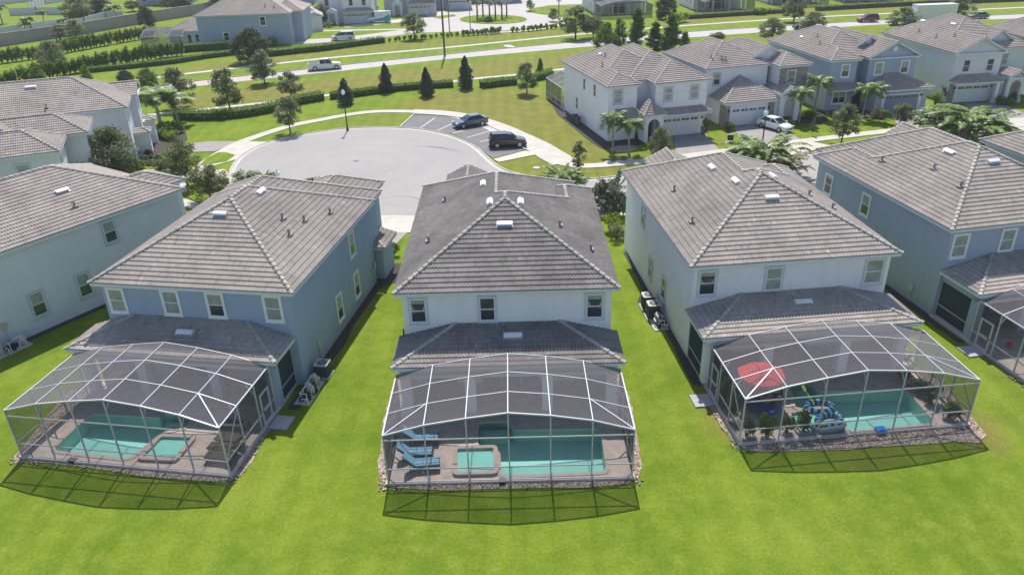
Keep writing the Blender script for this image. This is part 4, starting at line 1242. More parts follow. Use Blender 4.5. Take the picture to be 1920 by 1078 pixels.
for ix in range(-34, 38):
    for iy in range(14, 48):
        grid.append((ix + gr.uniform(-.2, .2), iy + gr.uniform(-.2, .2)))
for ix in range(-30, 31):
    for iy in range(0, 60):
        x, y = ix * 13.1 + .3, iy * 13.3 - 20
        if not (-120 < x < 128 and 60 < y < 218): grid.append((x, y))
v, f = fill_sheet([(-420, -40), (420, -40), (420, 800), (-420, 800)], HOLES, grid)
me = bpy.data.meshes.new('ground'); me.from_pydata([(p.x, p.y, 0) for p in v], [], [tuple(t) for t in f])
at = me.attributes.new('dry', 'FLOAT', 'POINT'); at.data.foreach_set('value', [dryness(p.x, p.y) for p in v])
me.materials.append(M_LAWN)
o = bpy.data.objects.new('ground', me); COL.objects.link(o); struct(o)

def wpoly(px, z=0): return [tuple(G(*p, z))[:2] for p in px]
def slab(name, poly, z, m, z0=-.05):
    b = MB(); b.prism(poly, z0, z); return struct(b.build(name, m))
def smooth_line(pts, n=6):
    P = [Vector(p[:2]) for p in pts]; out = []
    for i in range(len(P) - 1):
        p0, p1, p2, p3 = P[max(i - 1, 0)], P[i], P[i + 1], P[min(i + 2, len(P) - 1)]
        for k in range(n):
            t = k / n
            out.append(.5 * ((2 * p1) + (p2 - p0) * t + (2 * p0 - 5 * p1 + 4 * p2 - p3) * t * t + (3 * p1 - p0 - 3 * p2 + p3) * t ** 3))
    out.append(P[-1]); return out
def ribbon(name, pts, w, z, m, world=False, joints=0, wf=None):
    P = smooth_line(pts if world else wpoly(pts, 0), 6)
    L, Rr = [], []
    for i, p in enumerate(P):
        d = (P[min(i + 1, len(P) - 1)] - P[max(i - 1, 0)]).normalized(); n = Vector((-d.y, d.x))
        ww = (w if wf is None else wf(i / (len(P) - 1))) / 2
        L.append(p + n * ww); Rr.append(p - n * ww)
    b = MB()
    for i in range(len(P) - 1):
        b.face([(Rr[i].x, Rr[i].y, z), (Rr[i + 1].x, Rr[i + 1].y, z), (L[i + 1].x, L[i + 1].y, z), (L[i].x, L[i].y, z)])
        for A in (L, Rr): b.face([(A[i].x, A[i].y, -.02), (A[i + 1].x, A[i + 1].y, -.02), (A[i + 1].x, A[i + 1].y, z), (A[i].x, A[i].y, z)])
    o = struct(b.build(name, m))
    if joints:
        jb = MB(); acc = 0
        for i in range(1, len(P)):
            acc += (P[i] - P[i - 1]).length
            if acc > joints:
                acc = 0; a, c = L[i], Rr[i]
                jb.beam((a.x, a.y, z + .001), (c.x, c.y, z + .001), .035, .006)
        if jb.f: jb.build('joint', mat('joint_dark', (.30, .27, .24), .9), o)
    return P

# the turning circle and the street in front of the near houses
north = [(421, 352), (430, 324), (446, 299), (474, 280), (522, 262), (600, 248), (660, 241), (740, 240), (800, 245), (850, 257), (890, 275), (915, 297), (940, 316), (975, 328), (1020, 335), (1070, 338), (1114, 336), (1165, 331)]
NW = wpoly(north) + [(24, 79.5), (40, 85.5), (58, 90.5), (82, 93.5), (125, 95)]
SW = [(125, 86), (82, 84.5), (60, 81.8), (43, 76.8), (28, 71), (14, 67.0), (0, 65.6)] + wpoly([(778, 409), (707, 409)]) + [(-19.5, 67.2), (-25, 70), (-28.5, 73)]
NWs = [tuple(p) for p in smooth_line(NW, 4)]; SWs = [tuple(p) for p in smooth_line(SW, 3)]
BUL = NWs + SWs
slab('gutter', BUL, .045, M_CONC)
slab('street', inset_poly(BUL, .55), .055, M_ASPH)
b = MB()
for i in range(len(NWs) - 1): b.beam((*NWs[i], .06), (*NWs[i + 1], .06), .16, .14)
struct(b.build('kerb', M_CONC))
# parking bay
slab('parking_bay', wpoly([(749, 241), (777, 216), (815, 217), (862, 223), (905, 234), (950, 256), (982, 283), (925, 298), (912, 290), (888, 270), (850, 253), (800, 243)]), .05, M_PARK)
b = MB()
for p, q in (((776, 216), (751, 239)),): a, c = G(*p), G(*q); b.beam((a.x, a.y, .08), (c.x, c.y, .08), .2, .16)
pts = smooth_line(wpoly([(776, 216), (815, 217), (862, 222), (905, 233), (950, 254), (984, 282)]), 4)
for i in range(len(pts) - 1): b.beam((pts[i].x, pts[i].y, .08), (pts[i + 1].x, pts[i + 1].y, .08), .2, .16)
struct(b.build('kerb', M_CONC))
slab('kerb_strip', wpoly([(925, 300), (985, 284), (1010, 290), (936, 305)]), .09, mat('stained_concrete', (.62, .50, .40), .9, var=.15, vscale=.7))
b = MB()
for p, q in (((816, 222), (788, 241)), ((858, 228), (820, 246)), ((935, 242), (876, 259)), ((921, 262), (900, 267)), ((868, 246), (848, 251)), ((972, 253), (955, 257)), ((985, 268), (978, 270))):
    a, c = G(*p), G(*q); d = (c - a).normalized() * 1; n = Vector((-d.y, d.x, 0)) * .07
    b.face([(a.x - n.x, a.y - n.y, .054), (c.x - n.x, c.y - n.y, .054), (c.x + n.x, c.y + n.y, .054), (a.x + n.x, a.y + n.y, .054)])
struct(b.build('parking_line', M_LINE))
# turning marks left by tyres
def tyre_mark(cx, cy, rx, ry, a0, a1, w_, m):
    b = MB(); c = G(cx, cy); X = (G(cx + rx, cy) - c); Y = (G(cx, cy - ry) - c); n = 40
    for i in range(n):
        q = []
        for a, k in ((i, -1), (i + 1, -1), (i + 1, 1), (i, 1)):
            t = radians(a0 + (a1 - a0) * a / n); p = c + X * cos(t) + Y * sin(t); d = (p - c).normalized() * w_ * k * sin(pi * min(1, max(.08, a / n)))
            q.append((p.x + d.x, p.y + d.y, .0565))
        b.face(q)
    struct(b.build('tyre_mark', m))
TM = mat('rubber_mark', (.17, .16, .165), .9, var=.2, vscale=2); TM2 = mat('rubber_mark_light', (.235, .225, .225), .9, var=.1, vscale=2); TL = mat('pale_scuff', (.42, .40, .38), .9, var=.1)
tyre_mark(752, 378, 35, 9, -60, 175, .07, TM)
tyre_mark(752, 379, 33, 8, 150, 330, .05, TM2)
tyre_mark(700, 325, 50, 14, 170, 250, .10, TM2)
tyre_mark(700, 322, 62, 17, 185, 240, .09, TM2)
tyre_mark(760, 300, 120, 26, 15, 95, .10, TM2)
tyre_mark(770, 305, 128, 30, 25, 90, .09, TM2)
tyre_mark(560, 275, 70, 18, 60, 140, .12, TM2)
tyre_mark(735, 330, 10, 4, 90, 130, .12, TL)
tyre_mark(640, 352, 80, 20, 200, 290, .07, TM2)
a = G(668, 303); b = MB(); b.lathe([(.35, .056), (.35, .062), (.02, .063)], (a.x, a.y, 0), 16); struct(b.build('manhole_cover', mat('cast_iron', (.12, .115, .11), .7)))
# walks
ribbon('sidewalk', [(352, 335), (372, 318), (400, 297), (440, 273), (490, 254), (545, 237), (605, 225), (660, 215), (710, 210), (772, 210)], 1.5, .075, M_CONC, joints=4)
ribbon('sidewalk', [(772, 209.5), (830, 213), (880, 222), (925, 237), (965, 255), (1005, 274), (1040, 295), (1062, 306)], 2.9, .08, M_CONC, joints=1.9, wf=lambda t: 1.9 + 1.5 * min(1, t * 2))
ribbon('sidewalk', [(1040, 302), (1065, 309), (1100, 312), (1160, 308), (1236, 300), (1356, 285), (1440, 274), (1519, 264), (1560, 259), (1629, 251), (1700, 243), (1780, 235), (1880, 228), (1960, 222)], 1.5, .085, M_CONC, joints=4)
ribbon('sidewalk', [(240, 221), (334, 211), (414, 203), (521, 191), (611, 180), (700, 170), (770, 162), (840, 155), (887, 149), (961, 142), (1027, 134), (1100, 126)], 1.3, .06, M_CONC, joints=6)
ribbon('sidewalk', [(180, 160), (272, 149), (361, 138), (468, 126), (635, 108), (840, 90), (1091, 65), (1287, 49), (1514, 34), (1677, 26), (1814, 20), (1960, 13)], 1.5, .06, M_CONC, joints=6)
# boulevard
north2 = [(150, 182), (282, 163), (367, 153), (581, 130), (640, 123), (827, 104), (967, 90), (1108, 77), (1287, 61), (1497, 48), (1671, 38), (1814, 32), (1990, 24)]
south2 = [(2010, 31), (1898, 36), (1814, 40), (1671, 46), (1497, 57), (1287, 72), (1108, 88), (827, 113), (640, 134), (578, 140), (394, 160), (287, 172), (150, 193)]
slab('boulevard', [tuple(p) for p in smooth_line(wpoly(north2), 4)] + [tuple(p) for p in smooth_line(wpoly(south2), 4)], .04, M_ROAD2)
slab('brick_band', wpoly([(240, 168), (282, 163.5), (367, 153.5), (470, 142.5), (470, 151), (394, 159.5), (287, 171.5), (240, 178)]), .046, M_ROAD3)
pn = smooth_line(wpoly(north2), 4); b = MB()
for i in range(len(pn) - 1): b.beam((pn[i].x, pn[i].y, .07), (pn[i + 1].x, pn[i + 1].y, .07), .3, .16)
struct(b.build('kerb', mat('kerb_dark', (.30, .28, .26), .9)))
slab('drain_apron', wpoly([(944, 86.5), (955, 86), (967, 89.5), (962, 91.5), (946, 90)]), .17, M_CONC)
# street and turning island of the next estate
slab('street', wpoly([(540, 84), (640, 79), (700, 73), (780, 62.5), (860, 60), (950, 58), (1010, 52), (1045, 44), (1054, 38), (1040, 31), (1000, 25), (990, 18), (1030, 11), (1100, 8), (1100, -4), (1020, -2), (960, 3), (900, 9), (840, 17), (803, 27), (795, 40), (800, 49), (760, 56), (690, 65), (640, 71), (540, 77)]), .03, M_ROAD2)
isl = [(925 + 63 * cos(t * pi / 16), 37.5 + 8.6 * sin(t * pi / 16)) for t in range(32)]
def lawn_patch(name, poly, z, dry=0.0):
    o = slab(name, poly, z, M_LAWN)
    return o
lawn_patch('lawn_island', wpoly(isl), .12)
lawn_patch('lawn_island', wpoly([(985, 22), (1020, 14), (1045, 14), (1060, 28), (1052, 33), (1010, 27)]), .1)
lawn_patch('lawn_island', wpoly([(810, 33), (850, 28), (855, 31), (825, 36)]), .1)
ribbon('sidewalk', [(860, 62), (950, 61), (1010, 56), (1050, 47), (1062, 40), (1035, 28), (1015, 22), (1040, 17)], 1.3, .06, M_CONC)
ribbon('sidewalk', [(578, 60), (640, 58), (700, 57), (760, 56)], 1.6, .06, M_CONC)
slab('driveway', wpoly([(640, 50), (700, 41), (740, 38), (800, 33), (800, 38), (740, 44), (700, 48), (650, 53)]), .055, M_CONC)
slab('driveway', wpoly([(790, 22), (830, 16), (850, 18), (830, 30), (800, 32)]), .055, M_CONC)
# driveways
slab('driveway', wpoly([(330, 273), (391, 266), (449, 266), (402, 285), (330, 287)]), .06, M_DRIVE)
slab('driveway_apron', wpoly([(449, 266), (507, 267), (480, 281), (446, 299), (400, 312), (380, 322), (370, 315), (400, 290)]), .065, M_CONC)
lawn_patch('verge', wpoly([(374, 312), (388, 298), (410, 287), (424, 287), (441, 292), (425, 304)]), .10)
slab('driveway', wpoly([(300, 318), (345, 318), (350, 345), (325, 345)]), .06, M_DRIVE)
slab('driveway_apron', wpoly([(325, 345), (350, 330), (420, 318), (430, 325), (400, 345), (350, 362)]), .062, M_CONC)
lawn_patch('verge', wpoly([(350, 342), (362, 335), (395, 352), (410, 372), (380, 388), (352, 370)]), .10)
slab('sidewalk', wpoly([(340, 372), (375, 383), (370, 395), (335, 385)]), .08, M_CONC)
slab('driveway_apron', wpoly([(706, 409), (779, 409), (771, 437), (700, 437)]), .065, M_CONC)
slab('driveway', wpoly([(690, 437), (764, 437), (738, 464), (700, 470)]), .06, M_DRIVE)
slab('driveway', wpoly([(1262, 252), (1316, 246), (1350, 283), (1268, 292)]), .06, M_DRIVE)
slab('driveway_apron', wpoly([(1285, 291), (1352, 283), (1400, 300), (1330, 318)]), .08, M_CONC)
slab('driveway', wpoly([(1374, 240), (1443, 229), (1500, 262), (1400, 277)]), .06, M_DRIVE)
slab('driveway_apron', wpoly([(1400, 279), (1510, 264), (1560, 275), (1450, 300)]), .08, M_CONC)
slab('driveway', wpoly([(1664, 208), (1736, 202), (1790, 238), (1690, 248)]), .06, M_DRIVE)
slab('driveway', wpoly([(1803, 195), (1872, 192), (1940, 222), (1875, 228)]), .06, M_DRIVE)
slab('driveway_apron', wpoly([(1878, 229), (1945, 223), (1990, 240), (1885, 248)]), .08, M_CONC)
ribbon('front_path', [(1200, 262), (1225, 262), (1262, 268)], 1.2, .06, M_DRIVE)
def bed(px, nm, m=M_MULCH, z=.05):
    b = MB(); b.prism(round_poly(wpoly(px), .5, 3), -.03, z); tag(b.build('mulch_bed' if m is M_MULCH else 'rock_bed', m), ('dark mulch bed ' if m is M_MULCH else 'brown rock bed ') + nm, 'mulch' if m is M_MULCH else 'rocks', kind='stuff')
bed([(1028, 185), (1050, 190), (1145, 262), (1215, 255), (1212, 268), (1175, 280), (1128, 280), (1105, 265), (1045, 215)], 'round the corner of the white house beyond the parking bay')
bed([(1140, 281), (1160, 274), (1190, 274), (1196, 283), (1160, 288)], 'under the two palms in front of the white corner house', M_GRAVEL, .07)
bed([(1475, 226), (1545, 205), (1553, 228), (1540, 232), (1495, 232)], 'in front of the stone fronted house')
bed([(1555, 208), (1655, 207), (1655, 225), (1600, 220), (1560, 222)], 'in front of the blue gabled house')
bed([(250, 250), (345, 235), (352, 262), (330, 285), (280, 300), (240, 300)], 'in front of the left hand blue grey house')
# ------------------------------------------------------------------ the row beyond the street
def arch_wall(parent, x0, x1, y, th, ztop, ow, oh, m, gable=0):
    """porch front with an arched opening, in the x-z plane at y"""
    cx = (x0 + x1) / 2; a = ow / 2; sp = oh - a; N_ = 10
    arc = [(cx - a * cos(pi * k / N_), sp + a * sin(pi * k / N_)) for k in range(N_ + 1)]
    b = MB(); b.box(x0, cx - a, y, y + th, 0, ztop); b.box(cx + a, x1, y, y + th, 0, ztop)
    for k in range(N_):
        p, q = arc[k], arc[k + 1]
        b.xprism([(p[0], p[1]), (q[0], q[1]), (q[0], ztop), (p[0], ztop)], y + .001, y + th - .001)
    if gable: b.xprism([(x0, ztop + .002), (x1, ztop + .002), (cx, ztop + gable)], y + .002, y + th)
    b.build('porch_arch', m, parent)
def front_house(fr, label, upper, lower, wallm, tilem, wins, door=None, porch=None, doorm=M_DOOR, trim=None, lwalls=True, stone=(), bands=(), detail=1, sidew=(), vents=(), pipes=(), circ=(), glass=True, extra=None):
    h = thing('house', label, 'house', tuple(fr.w(0, 0)), fr.ang)
    walls_part(h, upper, wallm)
    ro = roof_part(h, upper, tilem, detail=detail)
    if lower:
        roof_part(h, lower, tilem, name='lower_roof', detail=detail)
    if lwalls:
        lw = [r for r in lower if 'w' in r[6]]
        if lw: walls_part(h, [(*r[:6], r[6]) for r in lw], wallm, name='lower_wall', inset=.38)
    for (x, y, z, w_, hh, bl) in wins: window(h, x, y - .005, z, w_, hh, 'F', trim, bl, sash=4 if w_ > 1.3 else 2, tw=.14)
    for (f, x, y, z, w_, hh, bl) in sidew: window(h, x, y, z, w_, hh, f, None, bl)
    for v_ in vents: roof_vent(ro, upper, *v_)
    for v_ in pipes: pipe_vent(ro, upper, *v_, h=.45)
    if door: garage_door(h, door[0], door[1], door[2], door[3], doorm, glass)
    if stone:
        for s in stone: sb = MB(); sb.box(*s); sb.build('stone_cladding', M_STONE, h)
    if bands:
        for s in bands: bb = MB(); bb.box(*s); bb.build('band_moulding', M_FASC, h)
    for (x, y, z, r) in circ:
        cb = MB(); cb.tube([(x + r * cos(a * pi / 8), y - .03, z + r * 1.15 * sin(a * pi / 8)) for a in range(17)], .06, 6, cap=False)
        cb.face([(x + r * cos(a * pi / 8), y - .01, z + r * 1.15 * sin(a * pi / 8)) for a in range(16)]); cb.build('gable_medallion', M_TRIM, h)
    if door:
        for xx in (door[0] - .35, door[0] + door[2] + .3): lb = MB(); lb.lathe([(.04, -.12), (.1, -.08), (.12, .1), (.05, .16), (.02, .22)], (xx, door[1] - .16, 2.0), 8); lb.build('wall_lantern', M_BLACK, h)
    return h
GA = 'F'
FW1 = Frame(12.0, 90.4, 14); FW2 = Frame(27.4, 95.4, 14.5); FW3 = Frame(42.6, 101.8, 10); FW4 = Frame(60.2, 104.2, 6); FW5 = Frame(76.5, 106, 5)
h1 = front_house(FW1, 'white corner house with arched porch, nearest to the parking bay',
    [(-.4, 10, 2.4, 17, 6.6, .5, ''), (3.0, 12.9, 1.6, 17, 6.6, .5, ''), (-.4, 4.0, -.4, 9, 6.6, .5, ''), (5.4, 12.9, -.8, 12, 6.6, .5, '')],
    [(-.4, 4.6, -1.5, 0.02, 3.0, .55, 'B'), (5.9, 12.9, -1.5, -.38, 2.95, .5, 'B'), (3.6, 6.6, -2.3, 0.0, 3.35, .85, 'B')],
    W_WHITE, T_C, [(.75, 0.0, 4.55, .95, 1.5, 'full'), (7.0, -.4, 4.45, .95, 1.45, 'full'), (10.4, -.4, 4.45, .95, 1.45, 'full')],
    door=(6.9, -.42, 4.9, 2.25), trim=mat('surround_grey', (.50, .52, .54), .8), bands=((-.02, 4.0 - .45, -.03, .0, 5.55, 5.62), (5.8, 12.5, -.44, -.4, 5.3, 5.37), (6.62, 12.6, -.8, -.4, 2.42, 2.74)),
    sidew=(('L', -.005, 8.8, 4.45, .8, 1.4, 'none'), ('L', -.005, 5.0, 4.4, .8, 1.5, 'none'), ('L', -.005, 11.6, 1.4, .8, 1.5, 'none')), vents=((2.9, 10.5, 'L', .6),), pipes=((1.6, 6.5), (2.9, 9.0)))
arch_wall(h1, 3.95, 6.3, -2.0, .45, 3.2, 1.5, 2.75, W_WHITE)
for x_ in (3.95, 6.05): b = MB(); b.box(x_, x_ + .25, -1.55, -.01, 0, 3.2); b.build('porch_wall', W_WHITE, h1)
b = MB(); b.box(4.6, 5.6, -.05, -.0, .1, 2.2); b.build('front_door', M_BLACK, h1)
b = MB(); b.box(-.02 - .55, 0, 1, 1.6, 1.2, 1.9); b.build('meter_box', M_METAL, h1)
cage(Frame(*tuple((FW1.w(12, 17)))[:2], 14 + 180), 'white framed screen cage behind the white corner house', .3, 12.2, yb=-.2, yf=-7.5, H=2.9, brace='', nb=5)
h2 = front_house(FW2, 'white house with stone upper front and a low wide garage roof',
    [(-1.4, 8.2, 3.4, 16, 6.6, .5, ''), (4.6, 12.4, 4.6, 16, 6.6, .5, 'F'), (7.9, 12.7, 1.4, 8, 6.6, .5, '')],
    [(-.45, 8.0, -.45, 9, 3.05, .55, 'w'), (7.0, 10.6, -1.0, 5, 3.5, .5, 'F'), ],
    W_WHITE, T_C, [(.1, 3.79, 4.5, .9, 1.4, 'top'), (9.5, 1.8, 4.3, 1.1, 1.6, 'full'), (11.0, 1.8, 1.0, 1.1, 1.3, 'top')],
    door=(.75, -.12, 5.0, 2.25), trim=mat('surround_grey', (.50, .52, .54), .8), stone=((8.3, 12.35, 1.775, 1.79, 3.9, 6.38), (-.07, .55, -.14, -.075, .0, 2.6), (5.95, 6.9, -.14, -.075, 0, 2.6), (-.09, -.075, -.1, 1.2, 0, 2.7)),
    pipes=((.4, 5.4), (1.6, 5.0), (2.1, 4.8)), bands=((-1.03, 4.2, 3.77, 3.8, 5.6, 5.67),))
arch_wall(h2, 7.35, 10.2, -.6, .45, 3.4, 1.5, 3.0, W_WHITE, .65)
h3 = front_house(FW3, 'slate blue house with two front gables and a wide garage, third beyond the street',
    [(-.5, 9.5, 1.6, 17, 6.6, .5, ''), (3.8, 10.8, 3.2, 16, 6.6, .62, 'F'), (-.5, 4.1, -.4, 9, 6.6, .5, ''), (5.0, 12.7, -.4, 10, 6.6, .5, 'F')],
    [(4.9, 13.2, -3.4, .02, 3.0, .42, 'B'), (-.6, 4.3, -1.5, .02, 3.0, .42, 'B')],
    W_BLUE2, T_C, [(1.6, 0, 4.4, 1.0, 1.5, 'top'), (6.4, 0, 4.4, 1.05, 1.5, 'full'), (10.2, 0, 4.4, 1.05, 1.5, 'top'), (.9, 0, .95, 1.8, 1.6, 'top')],
    door=(6.6, -2.85, 4.9, 2.2), doorm=M_DOORB, trim=M_TRIM, circ=((8.85, 0.0, 7.55, .3), (7.3, 3.6, 8.0, .33)), vents=((1.7, 11.0, 'L', .7),), pipes=((1.5, 6.0), (2.5, 8.5)))
b = MB(); b.box(5.3, 12.8, -2.8, .38, 0, 2.98); b.build('garage_wall', W_BLUE2, h3)
for q_ in ((6.2, 6.42, -2.9, -2.8, 0, 2.5), (11.7, 11.92, -2.9, -2.8, 0, 2.5)): b = MB(); b.box(*q_); b.build('white_post', M_TRIM, h3)
b = MB(); b.box(4.35, 4.95, .0, .35, 0.1, 2.3); b.build('front_door', M_BLACK, h3)
h4 = front_house(FW4, 'pale house with a diamond shape in its front gable',
    [(-.5, 12.5, 2.0, 18, 6.6, .5, ''), (5.5, 11.5, 3.4, 16, 6.6, .7, 'F'), (-.5, 7.0, -.4, 10, 6.6, .5, 'F')],
    [(-.4, 6.5, -1.6, .02, 2.95, .5, 'B'), (6.6, 9.8, -2.2, 2.0, 3.5, .5, 'F')],
    W_PALE, T_C, [(1.2, 0, 4.1, .95, 1.55, 'none'), (4.6, 0, 4.1, .95, 1.55, 'none'), (8.4, 2.4, 4.3, 1.0, 1.5, 'full'), (10.2, 2.4, 1.0, 1.1, 1.6, 'top')],
    door=(.9, -.1, 4.7, 2.25), trim=None, stone=((-.12, .55, -.16, -.02, 0, 2.7), (9.9, 12.1, 2.3, 2.39, 0, 2.6)), vents=((3.5, 14.0, 'L', .9), (4.2, 8.0, 'L', .9)), pipes=((1.2, 7.0), (1.4, 11.5), (2.2, 4.5)))
b = MB(); q = [(3.25, 7.1), (3.65, 7.6), (3.25, 8.1), (2.85, 7.6)]
for k in range(4): a, c = q[k], q[(k + 1) % 4]; b.beam((a[0], -.02, a[1]), (c[0], -.02, c[1]), .05, .08)
b.build('gable_medallion', M_FASC, h4)
b = MB(); b.box(5.75, 6.2, -1.4, -1.0, 0, 2.72); b.box(5.6, 6.35, -1.5, -.9, 0, .25); b.build('porch_column', M_TRIM, h4)
arch_wall(h4, 6.95, 9.5, -1.8, .4, 3.4, 1.5, 3.0, W_PALE, .6)
h5 = front_house(FW5, 'house cut off by the right edge of the photo, last in the far row',
    [(-.5, 12.5, 1.6, 18, 6.6, .5, ''), (-.5, 6, -.6, 10, 6.6, .5, '')], [(-.5, 6.2, -1.8, -.2, 3.0, .5, 'B')], W_GREY, T_C,
    [(1.8, -.2, 4.2, 1.0, 1.5, 'top'), (1.8, -.2, .9, 1.3, 1.5, 'top')], trim=TR_WH, pipes=((2.5, 6.0), (4.0, 9)))
FW0 = Frame(49.2, 53.5, 13)
p0 = G(1836, 262, 6.6)
h6 = front_house(Frame(p0.x, p0.y, 12 ), 'pale house at the right edge, only its roof corner in view',
    [(0, 13, -14.5, 0.0, 6.6, .5, '')], [], W_PALE, T_A, [], detail=2, trim=TR_WH)
# ------------------------------------------------------------------ the houses at the left
P_ = G(238, 170, 6.6)
def side_frame(px_corner, z, ang): p = G(*px_corner, z); return Frame(p.x, p.y, ang)
FLL = side_frame((240, 202), 6.6, 20)
hl = front_house(FLL, 'upper left house with a very long tiled roof and two small porches',
    [(-30, -.02, 0, 11.5, 6.6, .5, 'x'), (-7.5, .7, 6.5, 11.4, 6.6, .5, 'R'), (-13, -5.5, 3.0, 8.0, 7.6, .62, 'R')],
    [(-.4, 1.5, 2.4, 4.4, 3.0, .5, 'L'), (.6, 1.8, 8.4, 10.4, 3.0, .5, 'L')], W_PALE, T_D, [], detail=2,
    sidew=(('R', -.41, 1.8, 4.3, .8, 1.5, 'full'), ('R', -.41, 4.4, 4.3, .8, 1.5, 'full'), ('R', .3, 8.4, 4.3, .9, 1.5, 'full')), vents=((-18.5, 4.3, 'F', 1.1), (-9.8, 4.6, 'F', 1.1)), pipes=((-8.2, 1.2),), trim=None)
for q_ in ((-.4, 1.2, 2.7, 4.1, 0, 2.85), (.3, 1.5, 8.7, 10.1, 0, 2.85)): b = MB(); b.box(*q_); b.build('porch_wall', W_PALE, hl)
FLM = side_frame((113, 284), 6.6, 22)
hm = front_house(FLM, 'pale house at the left edge with several stepped hip roofs',
    [(-26, 0, 0, 6.4, 6.6, .5, ''), (-26, 2.0, 6.2, 12.4, 6.6, .5, ''), (-26, -3.5, 4.5, 12.0, 6.6, .62, ''), (-30, -8, 2, 16, 6.6, .5, '')], [], W_PALE, T_D,
    [(-4.0, .41, 4.2, 1.1, 1.5, 'full')], detail=2, trim=mat('surround_pale', (.46, .53, .55), .85),
    sidew=(('R', -.39, 1.2, 4.2, .9, 1.6, 'full'), ('R', 1.61, 8.0, 3.8, 1.0, 1.8, 'full'), ('R', 1.61, 9.6, 1.2, 1.0, 1.8, 'full')))
# ------------------------------------------------------------------ houses of the next estate
FB1 = Frame(-64.2, 168.5, 2.5)
hb = front_house(FB1, 'slate blue house beyond the boulevard, with a ribbed pool cage on its left',
    [(-.5, 19.5, -.4, 12.5, 6.2, .48, ''), (14, 21.5, 3, 14, 6.2, .48, '')], [(-7.5, .0, 1.5, 9.5, 3.0, .5, 'R')], W_BLUE2, T_C,
    [(13.0, 0, 3.9, 1.1, 1.7, 'none'), (5.0, 0, 1.0, 1.1, 1.7, 'none'), (9.4, 0, 1.0, 1.1, 1.7, 'full')], detail=0, trim=M_TRIM, pipes=((14, 2.2), (16, 1.6)))
b = MB(); b.box(-7.0, .2, 1.9, 9.1, 0, 2.8); b.build('lanai_wall', W_PALE, hb)
for x in (-3.2, -1.6): window(hb, x, 1.88, .6, .8, 1.7, 'F', M_TRIM, 'none')
cage(Frame(*tuple(FB1.w(-3.6, 9.5))[:2], 2.5 - 90), 'white ribbed screen cage on the left of the slate blue house beyond the boulevard', 0, 10, yb=0, yf=-8.5, H=2.4, brace='', nb=4)
def plain_house(px, label, ang, w=12, d=14, wallm=W_WHITE, garage=True, two=True, tile=T_C, cageit=False, z=0, flip=False):
    p = G(*px, z); fr = Frame(p.x, p.y, ang); he = 6.2 if two else 3.2
    up = [(-.5, w + .5, 1.0, d, he, .48, ''), ((w * .42 if not flip else -.5), (w + .5 if not flip else w * .58), -.6, d * .6, he, .48, GA if not flip else '')]
    lo = [(w * .45, w + .4, -1.6, -.2, 2.95, .5, 'B')] if garage else []
    wins = [(w * .12, 1.4, 4.1, 1.0, 1.4, 'none'), (w * .58, -.2, 4.1, .95, 1.4, 'none'), (w * .82, -.2, 4.1, .95, 1.4, 'none')] if two else []
    if not garage: wins += [(w * .1, 1.4, 1.0, 1.2, 1.5, 'none')]
    h = front_house(fr, label, up, lo, wallm, tile, wins, detail=0, trim=TR_WH if wallm is W_BLUE2 else None, door=(w * .5, -.3, 4.6, 2.2) if garage else None, doorm=M_DOOR if wallm is not W_BLUE2 else M_DOORB)
    if garage: arch_wall(h, w * .16, w * .16 + 2.6, -1.4, .5, 3.2, 1.4, 2.8, wallm, .7)
    return h, fr
plain_house((600, 47), 'white house with a garage and small arched porch, beyond the minivan across the boulevard', 4, 13, 14)
plain_house((722, 31), 'white house with a grey garage door, behind the teal and white van', 3, 13, 14, W_GREY)
plain_house((800, 20), 'white house with a pale garage door, left of the palm island', 4, 12, 13)
plain_house((556, 60), 'single storey house with a pink tile roof, beyond the boulevard', 14, 6, 12, W_GREY, two=False, garage=False)
plain_house((500, 10), 'blue house at the top edge behind the slate blue one', 3, 14, 12, W_BLUE2, garage=False)
plain_house((870, 7), 'blue house at the top edge behind the palm island', 2, 16, 12, W_BLUE2, garage=False)
plain_house((255, 12), 'pale blue house at the top edge beyond the beige boundary wall', 5, 16, 12, W_BLUE2, garage=False)
def rear_house(px, ang, label, clabel, w=13, wallm=W_WHITE):
    p = G(*px); fr = Frame(p.x, p.y, ang)
    h = thing('house', label, 'house', tuple(fr.w(0, 0)), fr.ang)
    rs = [(0, w, 8.4, 24, 6.6, .5, '')]
    walls_part(h, rs, wallm); roof_part(h, rs, T_C, detail=0)
    lr = [(0, w, 5.6, 8.8, 3.0, .44, 'B')]; roof_part(h, lr, T_C, name='lanai_roof', detail=0)
    b = MB()
    for x in (.4, 4.2, 8.4, w - .9): b.box(x, x + .5, 6.0, 6.4, 0, 2.8)
    b.build('lanai_column', wallm, h)
    for x in (1.5, 6, 10.5): window(h, x, 8.79, 4.4, .95, 1.5, 'F', None, 'none')
    for y in (12, 15): window(h, .39, y, 1.2, .8, 1.5, 'L', None, 'none')
    b = MB(); b.box(4.5, 8.2, 8.74, 8.8, .1, 2.3); b.build('sliding_door', M_GLASS, h)
    cage(Frame(*tuple(fr.w(0, 8))[:2], ang), clabel, .2, w - .2, yb=-2.6, yf=-8, H=2.9, brace='')
    return h
rear_house((1125, 36), 6, 'white house with a pool cage at the top, above the pine clump', 'screen cage behind the top white house above the pines')
rear_house((1318, 28), 5, 'white house with a pool cage at the top, right of the pines', 'screen cage above the long tree, middle of the top row')
rear_house((1462, 15), 5, 'pale house at the top edge behind the boulevard trees', 'screen cage at the top, left of the red car')
rear_house((1600, 11), 4, 'white house at the top edge above the red car', 'screen cage at the top, above the red car', wallm=W_PALE)
rear_house((1760, 6), 4, 'white house at the top edge above the box truck', 'screen cage at the top, right of the box truck')
